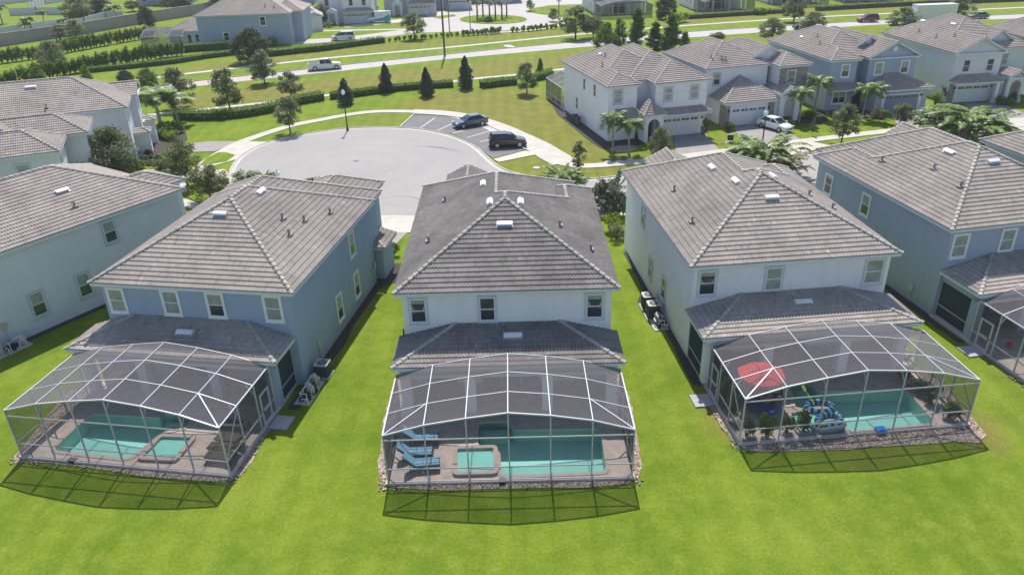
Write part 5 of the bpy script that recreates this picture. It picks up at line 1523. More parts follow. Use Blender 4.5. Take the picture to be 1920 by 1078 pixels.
# ------------------------------------------------------------------ walls and fences
def wall_line(name, label, cat, px, hgt, th, m, cap=None, posts=0, z0=0):
    pts = [G(*p) for p in px]
    c = pts[0]; t = thing(name, label, cat, (c.x, c.y, 0))
    b, cb, pb = MB(), MB(), MB()
    for i in range(len(pts) - 1):
        p, q = pts[i] - c, pts[i + 1] - c
        b.beam((p.x, p.y, hgt / 2), (q.x, q.y, hgt / 2), th, hgt)
        if cap: cb.beam((p.x, p.y, hgt + .04), (q.x, q.y, hgt + .04), th + .1, .08)
        if posts:
            L = (q - p).length; n = max(1, int(L / posts))
            for k in range(n + 1):
                r = p + (q - p) * (k / n); pb.box(r.x - .12, r.x + .12, r.y - .12, r.y + .12, 0, hgt + .12)
    b.build('panel', m, t)
    if cap: cb.build('coping', cap, t)
    if posts: pb.build('post', m, t)
    return t
M_WALLB = mat('beige_wall', (.36, .30, .275), .9, var=.08, vscale=.4)
M_FENW = mat('vinyl_fence', (.58, .60, .62), .6, var=.05)
wall_line('boundary_wall', 'long beige boundary wall running behind the hedges at the upper left', 'wall', [(-60, 96), (0, 88), (70, 77), (160, 64), (260, 46), (360, 30), (400, 22)], 2.6, .3, M_WALLB, M_WALLB, posts=12)
wall_line('vinyl_fence', 'white vinyl fence at the left edge, just beyond the beige wall', 'fence', [(-30, 72), (0, 68), (60, 60), (110, 52)], 2.0, .12, M_FENW, posts=2.5)
wall_line('vinyl_fence', 'white vinyl fence rising to the right, behind the palms', 'fence', [(20, 30), (70, 28), (118, 28)], 2.0, .12, M_FENW, posts=2.5)
wall_line('vinyl_fence', 'white vinyl fence running diagonally at the top left', 'fence', [(55, 19), (85, 9), (125, 2)], 2.0, .12, M_FENW, posts=2.5)
wall_line('vinyl_fence', 'topmost white vinyl fence in the left corner', 'fence', [(0, 10), (60, 3), (120, -6)], 2.0, .12, M_FENW, posts=2.5)
wall_line('vinyl_fence', 'grey white vinyl fence meeting the beige wall by the big tree', 'fence', [(95, 60), (160, 49), (200, 37), (232, 36)], 2.0, .12, M_FENW, posts=2.5)
# ------------------------------------------------------------------ vegetation
def leaf_mat(name, col, col2, rough=.6):
    m = bpy.data.materials.new(name); m.use_nodes = True
    t = m.node_tree; b = t.nodes['Principled BSDF']
    a = N(t, 'ShaderNodeAttribute', attribute_name='tv').outputs['Fac']
    c = ramp(t, a, [(0, tuple(x * .45 for x in col)), (.4, col), (.8, col2), (1, tuple(min(1, x * 1.5) for x in col2))])
    oi = N(t, 'ShaderNodeObjectInfo'); k = N(t, 'ShaderNodeMapRange'); k.inputs[3].default_value = .85; k.inputs[4].default_value = 1.15
    t.links.new(oi.outputs['Random'], k.inputs[0])
    c = mixc(t, 1.0, c, k.outputs[0], 'MULTIPLY')
    t.links.new(c, b.inputs['Base Color']); b.inputs['Roughness'].default_value = rough; b.inputs['Specular IOR Level'].default_value = .3
    tl = N(t, 'ShaderNodeBsdfTranslucent'); t.links.new(c, tl.inputs[0])
    ms = N(t, 'ShaderNodeMixShader'); ms.inputs[0].default_value = .35
    t.links.new(b.outputs[0], ms.inputs[1]); t.links.new(tl.outputs[0], ms.inputs[2]); t.links.new(ms.outputs[0], t.nodes['Material Output'].inputs[0])
    return m
LV_OAK = leaf_mat('oak_leaf', (.17, .21, .09), (.31, .35, .18))
LV_DARK = leaf_mat('magnolia_leaf', (.07, .095, .05), (.14, .17, .095))
LV_OLIVE = leaf_mat('olive_leaf', (.17, .19, .08), (.30, .31, .15))
LV_GREEN = leaf_mat('hedge_leaf', (.13, .22, .028), (.22, .34, .055))
LV_LIME = leaf_mat('lime_leaf', (.15, .24, .012), (.34, .42, .03))
LV_PINE = leaf_mat('pine_leaf', (.095, .165, .035), (.18, .28, .07))
LV_PALM = leaf_mat('palm_leaf', (.14, .22, .055), (.29, .39, .12), .45)
LV_SABAL = leaf_mat('cabbage_palm_leaf', (.09, .125, .07), (.18, .22, .12), .5)
LV_DEAD = leaf_mat('dead_frond', (.30, .25, .17), (.55, .48, .36))
LV_RED = leaf_mat('red_leaf', (.13, .035, .035), (.30, .12, .10))
LV_GREY = leaf_mat('silver_leaf', (.13, .16, .10), (.30, .33, .24))
M_BARK = mat('bark', (.12, .10, .085), .95, var=.3, vscale=6, bump=.5, bscale=12)
M_BARKL = mat('palm_trunk', (.30, .27, .23), .9, var=.25, vscale=5, bump=.4, bscale=14)

def rvec(r):
    z = r.uniform(-1, 1); a = r.uniform(0, 2 * pi); s = sqrt(1 - z * z); return Vector((s * cos(a), s * sin(a), z))
def leaves(mb, c, rad, n, size, r, flat=.8, tone=0.0):
    c = Vector(c)
    for _ in range(n):
        d = rvec(r); k = r.random() ** .45
        p = c + Vector((d.x * rad[0], d.y * rad[1], d.z * rad[2])) * k
        nrm = (d * .6 + rvec(r) * .9 + Vector((0, 0, .35))).normalized()
        u = nrm.cross(rvec(r)).normalized(); v = nrm.cross(u)
        s = size * r.uniform(.6, 1.3)
        mb.face([p - u * s, p + v * s * .55, p + u * s, p - v * s * .55], min(1, max(0, r.gauss(.45 + tone, .2))))
def crown_oak(seed, H=6.0, W=2.2, base=1.7, n=60, lpc=70, size=.165, taper=.5):
    r = random.Random(seed); mb = MB(); tr = MB()
    tips = []
    for _ in range(n):
        t = r.random(); z = base + (H - base) * t
        prof = sin(pi * min(1, max(.05, (t * .80 + .17)))) ** .5 * (1 - taper * max(0, t - .5))
        a = r.uniform(0, 2 * pi); k = r.random() ** .5
        x, y = cos(a) * W * prof * k, sin(a) * W * prof * k
        cr = r.uniform(.45, .85) * (W / 2.2) ** .6
        tone = r.gauss(0, .14)
        leaves(mb, (x, y, z), (cr, cr, cr * .75), lpc, size, r, tone=tone)
        tips.append((x, y, z))
    tr.tube([(0, 0, -.1), (.03, 0, base * .6), (0, .04, base + .4), (0, 0, H * .8)], [.14, .11, .09, .03], 7)
    for x, y, z in tips[::2]:
        z0 = max(base * .8, z - r.uniform(.8, 1.6)); z0 = min(z0, H * .75)
        tr.tube([(0, 0, z0), (x * .5, y * .5, (z0 + z) / 2 - .05), (x * .92, y * .92, z - .1)], [.045, .03, .012], 4, cap=False)
    return mb, tr
def crown_cone(seed, H=4.6, W=1.05, size=.12, n=3400, base=.25):
    r = random.Random(seed); mb = MB(); tr = MB()
    for _ in range(n):
        t = r.random() ** 1.15; z = base + (H - base) * t
        rr = W * (min(1, (t + .08) * 5) ** .5) * (1 - t) ** .62 * (1 + .13 * sin(z * 5 + seed) + .1 * sin(3 * z))
        a = r.uniform(0, 2 * pi); rr *= (1 + .14 * sin(a * 3 + z * 2)) * r.random() ** .35
        p = Vector((cos(a) * rr, sin(a) * rr, z)); nrm = (Vector((cos(a), sin(a), .5)) + rvec(r) * .8).normalized()
        u = nrm.cross(rvec(r)).normalized(); v = nrm.cross(u); s = size * r.uniform(.6, 1.3)
        mb.face([p - u * s, p + v * s * .6, p + u * s, p - v * s * .6], min(1, max(0, r.gauss(.45, .22))))
    tr.tube([(0, 0, -.1), (0, 0, H * .9)], [.09, .02], 6)
    return mb, tr
def crown_pine(seed, H=10, W=3.0):
    r = random.Random(seed); mb = MB(); tr = MB()
    tr.tube([(0, 0, -.1), (.1, 0, H * .5), (0, 0, H * .97)], [.2, .13, .03], 7)
    z = H * .22
    while z < H * .98:
        k = r.randint(2, 4); t = z / H
        for _ in range(k):
            a = r.uniform(0, 2 * pi); L = W * (1 - t) ** .6 * r.uniform(.55, 1.05)
            e = Vector((cos(a) * L, sin(a) * L, z + L * .28))
            tr.tube([(0, 0, z), tuple(e)], [.04, .012], 4, cap=False)
            for q in (.45, .7, .95):
                c = Vector((0, 0, z)) * (1 - q) + e * q
                leaves(mb, c, (.72, .72, .5), 75, .17, r, tone=r.gauss(0, .12))
        z += r.uniform(.35, .6)
    leaves(mb, (0, 0, H), (.35, .35, .6), 120, .14, r)
    return mb, tr
def frond(mb, o, a, L, rise, droop, r, wid=.55, n=13, tone=0, twist=0):
    o = Vector(o); d = Vector((cos(a), sin(a), 0)); sd = Vector((-sin(a), cos(a), 0))
    pts = []
    for i in range(n + 1):
        t = i / n
        pts.append(o + d * (L * t * (1 - .12 * t * droop)) + Vector((0, 0, rise * t - droop * L * .62 * t * t)))
    for i in range(1, n + 1):
        p = pts[i]; tan = (pts[i] - pts[i - 1]).normalized(); t = i / n
        w = wid * (sin(pi * min(1, t * .88 + .1))) ** .7
        for sg in (-1, 1):
            hang = Vector((0, 0, -w * r.uniform(.25, .7)))
            tip = p + sd * sg * w * r.uniform(.75, 1) + tan * w * .45 + hang
            b0 = p - tan * .05; b1 = p + tan * .06
            mb.face([b0, b1, tip], min(1, max(0, r.gauss(.5 + tone, .2))))
            mb.face([b0 - tan * .06, b1 - tan * .03, tip - tan * .09 + Vector((0, 0, .05))], min(1, max(0, r.gauss(.5 + tone, .2))))
    for i in range(n):
        p, q = pts[i], pts[i + 1]; mb.face([p - sd * .018, q - sd * .01, q + sd * .01, p + sd * .018], .8)
def palm(seed, H=4.0, L=2.0, n=24, th=.11, wid=.62, bare=True, droop=.9):
    r = random.Random(seed); mb = MB(); tr = MB()
    lean = r.uniform(-.12, .12)
    tr.tube([(0, 0, -.1), (lean * .3, 0, H * .3), (lean, lean * .5, H * .75), (lean, lean, H)], [th * 1.35, th, th * .9, th * .7], 9)
    if bare: tr.tube([(lean, lean, H - .1), (lean, lean, H + .55)], [th * .6, th * .35], 7)
    for k in range(n):
        a = 2 * pi * k / n * 1.618 * 3 + r.uniform(-.2, .2); lv = k / n
        frond(mb, (lean, lean, H + .35), a, L * r.uniform(.85, 1.1), L * (.75 - 1.0 * lv), droop * r.uniform(.7, 1.1), r, wid, tone=.1 - .2 * lv)
    return mb, tr
def fanpalm(seed, H=6, n=26, L=1.1):
    r = random.Random(seed); mb = MB(); tr = MB()
    tr.tube([(0, 0, -.1), (.06, 0, H * .5), (0, 0, H)], [.2, .17, .16], 8)
    for k in range(n):
        a = r.uniform(0, 2 * pi); el = r.uniform(-.75, 1.2)
        d = Vector((cos(a) * cos(el), sin(a) * cos(el), sin(el))); c = Vector((0, 0, H)) + d * L * .6
        sd = d.cross(Vector((0, 0, 1))).normalized(); up = sd.cross(d)
        for j in range(9):
            f = (j - 4) * .3
            tip = c + (d * cos(f) + sd * sin(f)) * L * .8 - Vector((0, 0, .28 * abs(f) + .2))
            b = c - d * .05
            mb.face([b + sd * .05, tip, b - sd * .05 + up * .03], min(1, max(0, r.gauss(.5, .2))))
        mb.face([Vector((0, 0, H)) + sd * .02, c, Vector((0, 0, H)) - sd * .02], .8)
    return mb, tr
def bush(seed, W=1.0, H=1.0, n=14, lpc=60, size=.1, stems=True):
    r = random.Random(seed); mb = MB(); tr = MB()
    for _ in range(n):
        a = r.uniform(0, 2 * pi); k = r.random() ** .5; z = H * r.uniform(.3, .85)
        leaves(mb, (cos(a) * W * k * .7, sin(a) * W * k * .7, z), (W * .4, W * .4, H * .25), lpc, size, r, tone=r.gauss(0, .12))
        tr.tube([(0, 0, -.05), (cos(a) * W * k * .6, sin(a) * W * k * .6, z)], [.03, .012], 4, cap=False)
    return mb, tr
def spray(seed, n=14, L=1.3, up=1.1, wid=.18):
    """grass like clump of long arching fronds from the ground"""
    r = random.Random(seed); mb = MB(); tr = MB()
    for k in range(n):
        frond(mb, (r.uniform(-.15, .15), r.uniform(-.15, .15), .05), r.uniform(0, 2 * pi), L * r.uniform(.7, 1.1), L * up * r.uniform(.7, 1.2), .9, r, wid, 9)
    tr.tube([(0, 0, -.05), (0, 0, .25)], [.08, .05], 6)
    return mb, tr

PROTO = {}
def proto(key, fn, lm, bm=M_BARK, crown='crown', trunk='trunk'):
    mb, tr = fn()
    a = mb.build(crown, lm); b = tr.build(trunk, bm)
    PROTO[key] = (a.data, b.data, crown, trunk)
    bpy.data.objects.remove(a); bpy.data.objects.remove(b)
for s in (1, 2, 3): proto('oak%d' % s, lambda: crown_oak(s, 6, 2.2, 1.6, 58, 62), LV_OAK)
for s in (4, 5): proto('tall%d' % s, lambda: crown_oak(s, 7.5, 2.3, 1.3, 80, 60, taper=1.1), LV_OAK)
proto('olive1', lambda: crown_oak(8, 5, 2.4, 1.4, 66, 70, size=.14), LV_OLIVE)
proto('olive2', lambda: crown_oak(9, 5.4, 2.0, 1.4, 56, 62, size=.14), LV_OLIVE)
proto('thin', lambda: crown_oak(10, 4.6, .85, 1.2, 30, 40, size=.11, taper=.9), LV_OLIVE)
proto('big', lambda: crown_oak(11, 6.0, 3.4, 1.0, 110, 80, size=.15), LV_OAK)
proto('dense', lambda: crown_oak(12, 5.5, 2.9, .6, 110, 80, size=.15), LV_DARK)
proto('green', lambda: crown_oak(13, 5.0, 2.2, .5, 70, 70, size=.15), LV_GREEN)
for s in (1, 2, 3): proto('cone%d' % s, lambda: crown_cone(s), LV_DARK)
proto('conegreen', lambda: crown_cone(5, 3.4, .75), LV_GREEN)
for s in (1, 2, 3): proto('pine%d' % s, lambda: crown_pine(s), LV_PINE)
for s in (1, 2, 3): proto('palm%d' % s, lambda: palm(s), LV_PALM, M_BARKL)
proto('talpalm', lambda: palm(7, 11.0, 1.9, 15, .12), LV_PALM, M_BARKL)
for s in (1, 2): proto('fan%d' % s, lambda: fanpalm(s), LV_SABAL, M_BARK)
for s in (1, 2): proto('clump%d' % s, lambda: (lambda r: _clump(s))(0), LV_PALM, M_BARKL) if False else None
def _clump(seed, n=95, L=2.2, spread=1.5):
    r = random.Random(seed); mb = MB(); tr = MB()
    for k in range(n):
        a = r.uniform(0, 2 * pi); q = r.random() * spread; ox, oy = cos(a) * q, sin(a) * q; zz = r.uniform(.6, 2.4)
        a2 = a + r.uniform(-.7, .7)
        if k % 3 == 0: tr.tube([(ox * .6, oy * .6, -.05), (ox, oy, zz)], [.06, .045], 6)
        frond(mb, (ox, oy, zz), a2, L * r.uniform(.7, 1.1), L * r.uniform(.35, .9), r.uniform(.8, 1.25), r, .34, 18, tone=r.gauss(0, .1))
    return mb, tr
for s in (1, 2, 3): proto('clump%d' % s, lambda: _clump(s), LV_PALM, M_BARKL)
proto('deadclump', lambda: _clump(6, 26, 2.2, .8), LV_DEAD, M_BARKL)
for s in (1, 2, 3): proto('bush%d' % s, lambda: bush(s), LV_GREEN, crown='foliage', trunk='stem')
proto('limebush', lambda: bush(5), LV_LIME, crown='foliage', trunk='stem')
proto('redbush', lambda: bush(6, lpc=40), LV_RED, crown='foliage', trunk='stem')
proto('greybush', lambda: bush(7, lpc=50, size=.12), LV_GREY, crown='foliage', trunk='stem')
proto('olivebush', lambda: bush(8, lpc=50), LV_OLIVE, crown='foliage', trunk='stem')
proto('spray', lambda: spray(1), LV_DEAD, crown='foliage', trunk='stem')
proto('sprayg', lambda: spray(2, 16, 1.5), LV_GREY, crown='foliage', trunk='stem')
proto('shrub1', lambda: bush(11, .55, 2.1, 16, 34, .11), LV_GREEN, crown='foliage', trunk='stem')
proto('shrub2', lambda: bush(12, .55, 2.1, 16, 34, .11), LV_GREEN, crown='foliage', trunk='stem')
proto('hedgeling', lambda: bush(13, .6, .9, 9, 34, .11), LV_GREEN, crown='foliage', trunk='stem')

VR = random.Random(77)
def plant(key, px, sc, name, label, cat, group=None, rot=None, z=0, world=None):
    p = Vector((world[0], world[1], 0)) if world else G(*px)
    if not isinstance(sc, tuple): sc = (sc, sc, sc)
    t = thing(name, label, cat, (p.x, p.y, z), VR.uniform(0, 6.28) if rot is None else rot, group, sc)
    for me, nm in ((PROTO[key][0], PROTO[key][2]), (PROTO[key][1], PROTO[key][3])):
        o = bpy.data.objects.new(nm, me); COL.objects.link(o); o.parent = t
    return t
def hpx(px, top, z0=0):
    """height in metres that reaches picture row top when standing at px"""
    p = G(*px); lo, hi = 0, 40
    for _ in range(30):
        m = (lo + hi) / 2; d = Vector((p.x, p.y, m)) - CAMP
        y = 539 - FPX * d.dot(_U) / d.dot(_F)
        if y > top: lo = m
        else: hi = m
    return lo
def mpp(px): p = G(*px) - CAMP; return p.dot(_F) / FPX
def tree(key, base, top, width, name, label, cat='tree', group=None):
    H0 = {'oak': 6.3, 'tal': 7.9, 'oli': 5.4, 'thi': 4.8, 'big': 6.5, 'den': 5.9, 'gre': 5.4, 'con': 4.65, 'pin': 10.2, 'pal': 5.3, 'fan': 6.6}[key[:3]]
    W0 = {'oak': 4.5, 'tal': 4.1, 'oli': 5.2, 'thi': 2.1, 'big': 7.6, 'den': 6.6, 'gre': 5.2, 'con': 1.85, 'pin': 5.4, 'pal': 3.4, 'fan': 2.9}[key[:3]]
    if key == 'conegreen': H0, W0 = 3.5, 1.5
    if key == 'talpalm': H0, W0 = 12.3, 3.6
    h = hpx(base, top); wd = width * mpp(base)
    return plant(key, base, (wd / W0, wd / W0, h / H0), name, label, cat, group)
# row of conical evergreens and young oaks round the turning circle lawn
tree('cone1', (649, 196), 147, 31, 'magnolia_tree', 'dark conical evergreen right behind the street lamp', group=None)
tree('cone2', (725, 173), 119, 28, 'magnolia_tree', 'dark conical evergreen, next one right of the street lamp')
tree('cone3', (801, 181), 126, 28, 'magnolia_tree', 'dark conical evergreen nearest to the parking bay')
tree('cone1', (874, 166), 105, 29, 'magnolia_tree', 'dark conical evergreen standing in a gap of the hedge, above the blue parked sedan')
tree('oak1', (988, 177), 119, 46, 'oak_tree', 'round young oak on the lawn between the parking bay and the white corner house')
tree('conegreen', (1013, 138), 109, 15, 'cypress_tree', 'small bright green cone shaped tree behind the hedge, left of the white corner house')
tree('oak2', (545, 250), 181, 50, 'oak_tree', 'young oak on the verge of the turning circle')
tree('oak3', (547, 187), 134, 48, 'oak_tree', 'young oak behind the one on the verge, by the thin walk')
tree('oak1', (432, 211), 130, 64, 'oak_tree', 'broad oak on the boulevard side of the curved hedge')
tree('tall4', (337, 203), 128, 58, 'oak_tree', 'tall oak standing over the palms beside the blue grey house')
tree('tall5', (497, 158), 92, 46, 'oak_tree', 'airy oak standing in a mulch ring beside the brick paved boulevard')
tree('dense', (474, 117), 52, 80, 'oak_tree', 'large dark tree in front of the slate blue house beyond the boulevard')
tree('oak2', (777, 74), 24, 45, 'oak_tree', 'oak with a dark shadow on the far verge, left of the tall pole')
tree('big', (104, 132), 76, 62, 'oak_tree', 'dark spreading tree between the two tall hedge rows')
tree('thin', (114, 78), 45, 34, 'oak_tree', 'thin tree growing in front of the beige wall')
tree('oak3', (144, 70), 37, 34, 'oak_tree', 'grey green tree overlapping the beige wall')
tree('dense', (278, 52), 11, 40, 'oak_tree', 'dense dark tree before the beige wall, left of the ribbed screen cage')
tree('oak1', (1079, 74), 12, 62, 'oak_tree', 'oak beside the boulevard, right of the palm island')
tree('olive1', (1112, 72), 28, 48, 'oak_tree', 'yellowish small tree just right of the oak beside the boulevard')
tree('oak2', (1446, 84), 33, 50, 'oak_tree', 'oak beyond the roofs, between the stone tower house and the boulevard')
tree('oak3', (1523, 64), 22, 48, 'oak_tree', 'oak half covering a dark car on the boulevard')
tree('tall5', (1691, 56), 12, 52, 'oak_tree', 'oak left of the box truck')
tree('tall4', (1792, 38), -4, 52, 'oak_tree', 'oak right of the box truck')
tree('oak1', (1488, 42), -8, 48, 'oak_tree', 'oak on the far side of the boulevard, above the blue gabled roof')
tree('dense', (1247, 36), -10, 46, 'oak_tree', 'dark tree at the top edge between two pool cages')
tree('olive1', (1345, 78), 60, 34, 'oak_tree', 'small tree peeping over the stone tower house roof')
tree('pine1', (1192, 108), 16, 42, 'pine_tree', 'tallest left pine of the clump behind the white corner house')
tree('pine2', (1256, 116), 28, 50, 'pine_tree', 'rightmost pine of the clump, with its trunk in view')
tree('pine3', (1226, 112), 42, 44, 'pine_tree', 'middle pine of the clump behind the white corner house')
tree('green', (1135, 100), 42, 52, 'pine_tree', 'dense bright green conifer at the left of the clump')
tree('green', (1160, 96), 34, 34, 'pine_tree', 'narrow green conifer between the dense one and the tall pine')
tree('pine3', (1282, 104), 60, 30, 'pine_tree', 'small pine at the right foot of the clump')
tree('thin', (1084, 330), 260, 34, 'young_tree', 'slim young tree on the verge in front of the white corner house')
tree('olive2', (1236, 306), 240, 54, 'young_tree', 'small reddish green tree by the white corner house driveway')
tree('oak2', (1577, 271), 194, 58, 'oak_tree', 'round young oak on the verge before the slate blue gabled house')
tree('olive1', (1686, 236), 192, 52, 'olive_tree', 'bushy silvery tree at the blue gabled house driveway')
tree('olive1', (395, 378), 308, 84, 'olive_tree', 'spreading sparse tree over the bright lawn, nearest the lamp behind the blue roof')
tree('olive2', (352, 350), 262, 76, 'olive_tree', 'sparse leaning tree beside the left paver driveway')
tree('big', (222, 350), 238, 120, 'olive_tree', 'big bushy tree in front of the pale teal house at the left')
tree('olive2', (1320, 262), 222, 18, 'young_tree', 'tiny tree in the narrow strip between two driveways')
tree('olive2', (1522, 255), 222, 10, 'young_tree', 'very small shrub like tree on the lawn of the stone tower house')
tree('olive1', (602, 48), 6, 40, 'oak_tree', 'grey green tree in front of the white house across the boulevard')
tree('cone2', (566, 56), 20, 30, 'magnolia_tree', 'dark conical tree beside the pink roofed house beyond the boulevard')
tree('cone3', (699, 30), -2, 26, 'magnolia_tree', 'dark conical tree behind the teal and white van')
tree('oak1', (1037, 41), 16, 24, 'oak_tree', 'small round tree at the edge of the far turning circle')
tree('oak2', (994, 22), 0, 16, 'oak_tree', 'tiny tree at the far side of the far turning circle')
tree('big', (150, 40), -8, 66, 'oak_tree', 'big light green tree behind the vinyl fences at the top left')
tree('dense', (192, 34), -8, 52, 'oak_tree', 'big dark tree right of the light green one at the top left')
tree('olive1', (250, 22), 0, 36, 'oak_tree', 'yellow green tree above the beige wall')
tree('dense', (410, 22), -6, 40, 'oak_tree', 'dark tree behind the slate blue house roof at the left')
tree('dense', (340, 16), -10, 60, 'oak_tree', 'row like dark tree above the beige wall, left of the slate blue house')
tree('olive2', (314, 20), -10, 30, 'oak_tree', 'orange green tree above the beige wall')
tree('green', (280, 165), 128, 44, 'olive_tree', 'bright green tree right behind the roof of the blue grey house')
tree('dense', (240, 170), 132, 40, 'oak_tree', 'dark green tree behind the right gable of the blue grey house')
tree('green', (75, 160), 125, 34, 'olive_tree', 'bright green bushy tree rising over the long left roof')
tree('green', (168, 165), 122, 26, 'olive_tree', 'slim green tree rising over the right end of the long left roof')
for i, (b, tp, wd, lb) in enumerate([((303, 242), 160, 96, 'tallest palm in the bed beside the blue grey house'), ((335, 232), 172, 74, 'palm right of the tallest one beside the blue grey house'), ((272, 236), 178, 66, 'palm at the left of the group beside the blue grey house'),
        ((1149, 287), 203, 52, 'left one of two palms in the rock bed before the white corner house'), ((1179, 289), 215, 58, 'right one of two palms in the rock bed before the white corner house'),
        ((1498, 231), 158, 46, 'left palm before the stone tower house'), ((1525, 217), 135, 56, 'taller palm before the stone tower house'),
        ((1616, 222), 152, 44, 'left one of two palms at the blue gabled house'), ((1634, 224), 150, 44, 'right one of two palms at the blue gabled house')]):
    tree('palm%d' % (i % 3 + 1), b, tp, wd, 'palm_tree', lb, 'palm')
for i, (b, tp, wd, lb) in enumerate([((60, 66), 28, 26, 'palm standing before the white fence at the top left'), ((50, 68), 40, 26, 'low leaning palm at the left, before the beige wall'), ((84, 45), 18, 26, 'dark green palm in the garden behind the beige wall'), ((122, 58), 32, 22, 'light green palm just behind the beige wall'), ((221, 40), 6, 30, 'palm in front of the grey white fence at the top'), ((5, 45), 5, 34, 'palm in the top left corner beside a red roof')]):
    tree('palm%d' % (i % 3 + 1), b, tp, wd, 'palm_tree', lb, 'palm')
for i, (b, tp, wd, lb) in enumerate([((895, 39), 1, 25, 'leftmost cabbage palm on the round island'), ((906, 34), -4, 24, 'cabbage palm at the back left of the round island'), ((918, 39), 2, 25, 'thick cabbage palm in the middle of the round island'), ((929, 37), 0, 24, 'cabbage palm just right of the middle one on the round island'), ((941, 37), 3, 25, 'leaning cabbage palm at the right of the round island'), ((950, 33), -1, 24, 'rightmost cabbage palm on the round island')]):
    tree('fan%d' % (i % 2 + 1), b, tp, wd, 'cabbage_palm', lb, 'palm')
tree('talpalm', (882, 57), -4, 24, 'palm_tree', 'tall slender palm on the near verge of the far turning circle', 'palm')
tree('fan1', (1048, 38), -8, 16, 'cabbage_palm', 'cabbage palm right of the far turning circle', 'palm')
tree('talpalm', (794, 46), -12, 20, 'palm_tree', 'tall slender palm left of the far turning circle', 'palm')
# palm clumps in the front yards of the near row, seen over the roofs
def clump(key, px, wd, top, label, name='palm_clump', cat='palm'):
    h = hpx(px, top); w_ = wd * mpp(px); W0 = 5.6; H0 = 3.6
    if key == 'deadclump': W0, H0 = 4.6, 3.2
    return plant(key, px, (w_ / W0, w_ / W0, h / H0), name, label, cat)
clump('clump1', (1430, 325), 150, 240, 'big feathery palm clump behind the right white roof')
clump('deadclump', (1480, 338), 90, 275, 'withered drooping palm beside the blue house at the right', 'withered_palm')
clump('clump3', (1395, 318), 80, 262, 'smaller palm at the left of the clump behind the right white roof')
clump('clump2', (1805, 265), 175, 184, 'wide feathery palm clump above the blue house roof at the right')
clump('clump1', (1750, 250), 80, 200, 'lighter palm at the left of the wide clump at the right')
clump('clump3', (1055, 362), 90, 303, 'feathery palm behind the middle house, beside the slim young tree')
clump('clump2', (462, 350), 52, 314, 'palm fronds showing over the left blue roof')
clump('clump3', (500, 354), 50, 316, 'right hand palm fronds over the left blue roof, by the lamp')
def bsh(key, px, r, h, label, name='shrub', cat='shrub', group=None):
    return plant(key, px, (r, r, h), name, label, cat, group)
bsh('greybush', (585, 356), 1.1, 1.4, 'sparse grey shrub behind the left blue roof')
bsh('sprayg', (1150, 378), 1.6, 2.4, 'white flowering oleander, farther one between the middle and right houses', 'oleander')
bsh('greybush', (1140, 398), 1.6, 3.0, 'silvery oleander nearest the roof of the middle house', 'oleander')
bsh('greybush', (1158, 402), 1.3, 2.6, 'oleander touching the wall of the right white house', 'oleander')
bsh('limebush', (1143, 432), 1.1, 1.5, 'bright green shrub at the foot of the oleanders')
bsh('olivebush', (1155, 448), 1.0, 1.4, 'brownish shrub at the lawn end of the oleanders')
bsh('limebush', (738, 478), .6, 1.1, 'yellow green shrub at the garage corner of the left blue house')
bsh('limebush', (312, 243), 1.7, 1.0, 'yellow green clipped shrub in the left bed')
bsh('bush1', (312, 258), 1.5, 1.3, 'dark green clipped shrub beside the yellow one in the left bed')
bsh('limebush', (325, 262), 1.3, 1.1, 'second yellow green clipped shrub in the left bed')
bsh('bush2', (338, 250), .9, 1.6, 'upright green shrub at the right end of the left bed')
bsh('spray', (275, 262), 1.3, 1.3, 'straw coloured ornamental grass by the porch of the blue grey house', 'ornamental_grass', 'grass clump')
bsh('bush2', (330, 300), 1.5, 1.4, 'green shrub by the paver driveway at the left')
bsh('olivebush', (300, 318), 1.6, 1.3, 'olive green shrub behind the pale house roof at the left')
bsh('limebush', (330, 330), 1.4, .8, 'low yellow green planting between the two left driveways')
bsh('redbush', (265, 288), 1.1, 1.1, 'dark red leaved shrub left of the sparse leaning tree')
bsh('redbush', (282, 296), .9, .9, 'low red shrub in front of the dark red one')
bsh('greybush', (290, 305), 1.3, 1.1, 'grey green shrub below the red ones')
bsh('bush3', (255, 315), 1.4, 1.0, 'green shrub at the foot of the big bushy tree')
bsh('bush1', (1368, 246), .8, 1.1, 'round shrub at the left corner of the stone tower house garage')
bsh('bush2', (1480, 238), .8, 1.0, 'shrub beside the white car on the driveway')
bsh('bush2', (1520, 222), 1.6, .9, 'low shrubs by the palms of the stone tower house')
bsh('olivebush', (1648, 222), 1.2, 1.2, 'shrub right of the two palms at the blue gabled house')
bsh('redbush', (1773, 190), 1.2, 2.4, 'reddish bare shrub against the stone corner of the pale house')
bsh('limebush', (1752, 198), .9, 1.6, 'yellow green shrub left of the pale house garage')
bsh('limebush', (1885, 198), 1.4, 1.0, 'lime green hedge shrub by the porch of the pale house')
bsh('bush1', (1908, 190), 1.2, 1.1, 'green shrub at the right edge by the pale house porch')
bsh('limebush', (1423, 28), 1.8, 1.6, 'bright yellow green shrub by the far pool cages')
bsh('limebush', (1272, 42), 2.4, 2.0, 'yellow green shrub left of the far pool cage')
bsh('bush3', (690, 42), 1.5, 1.2, 'shrub in front of the teal and white van')
bsh('bush1', (608, 52), 2.2, 1.1, 'low clipped shrub in front of the white house across the boulevard')
bsh('bush2', (560, 66), 2.0, 1.8, 'green shrub at the corner of the slate blue house beyond the boulevard')
bsh('bush3', (915, 41), 2.4, 1.1, 'low planting at the foot of the cabbage palms')
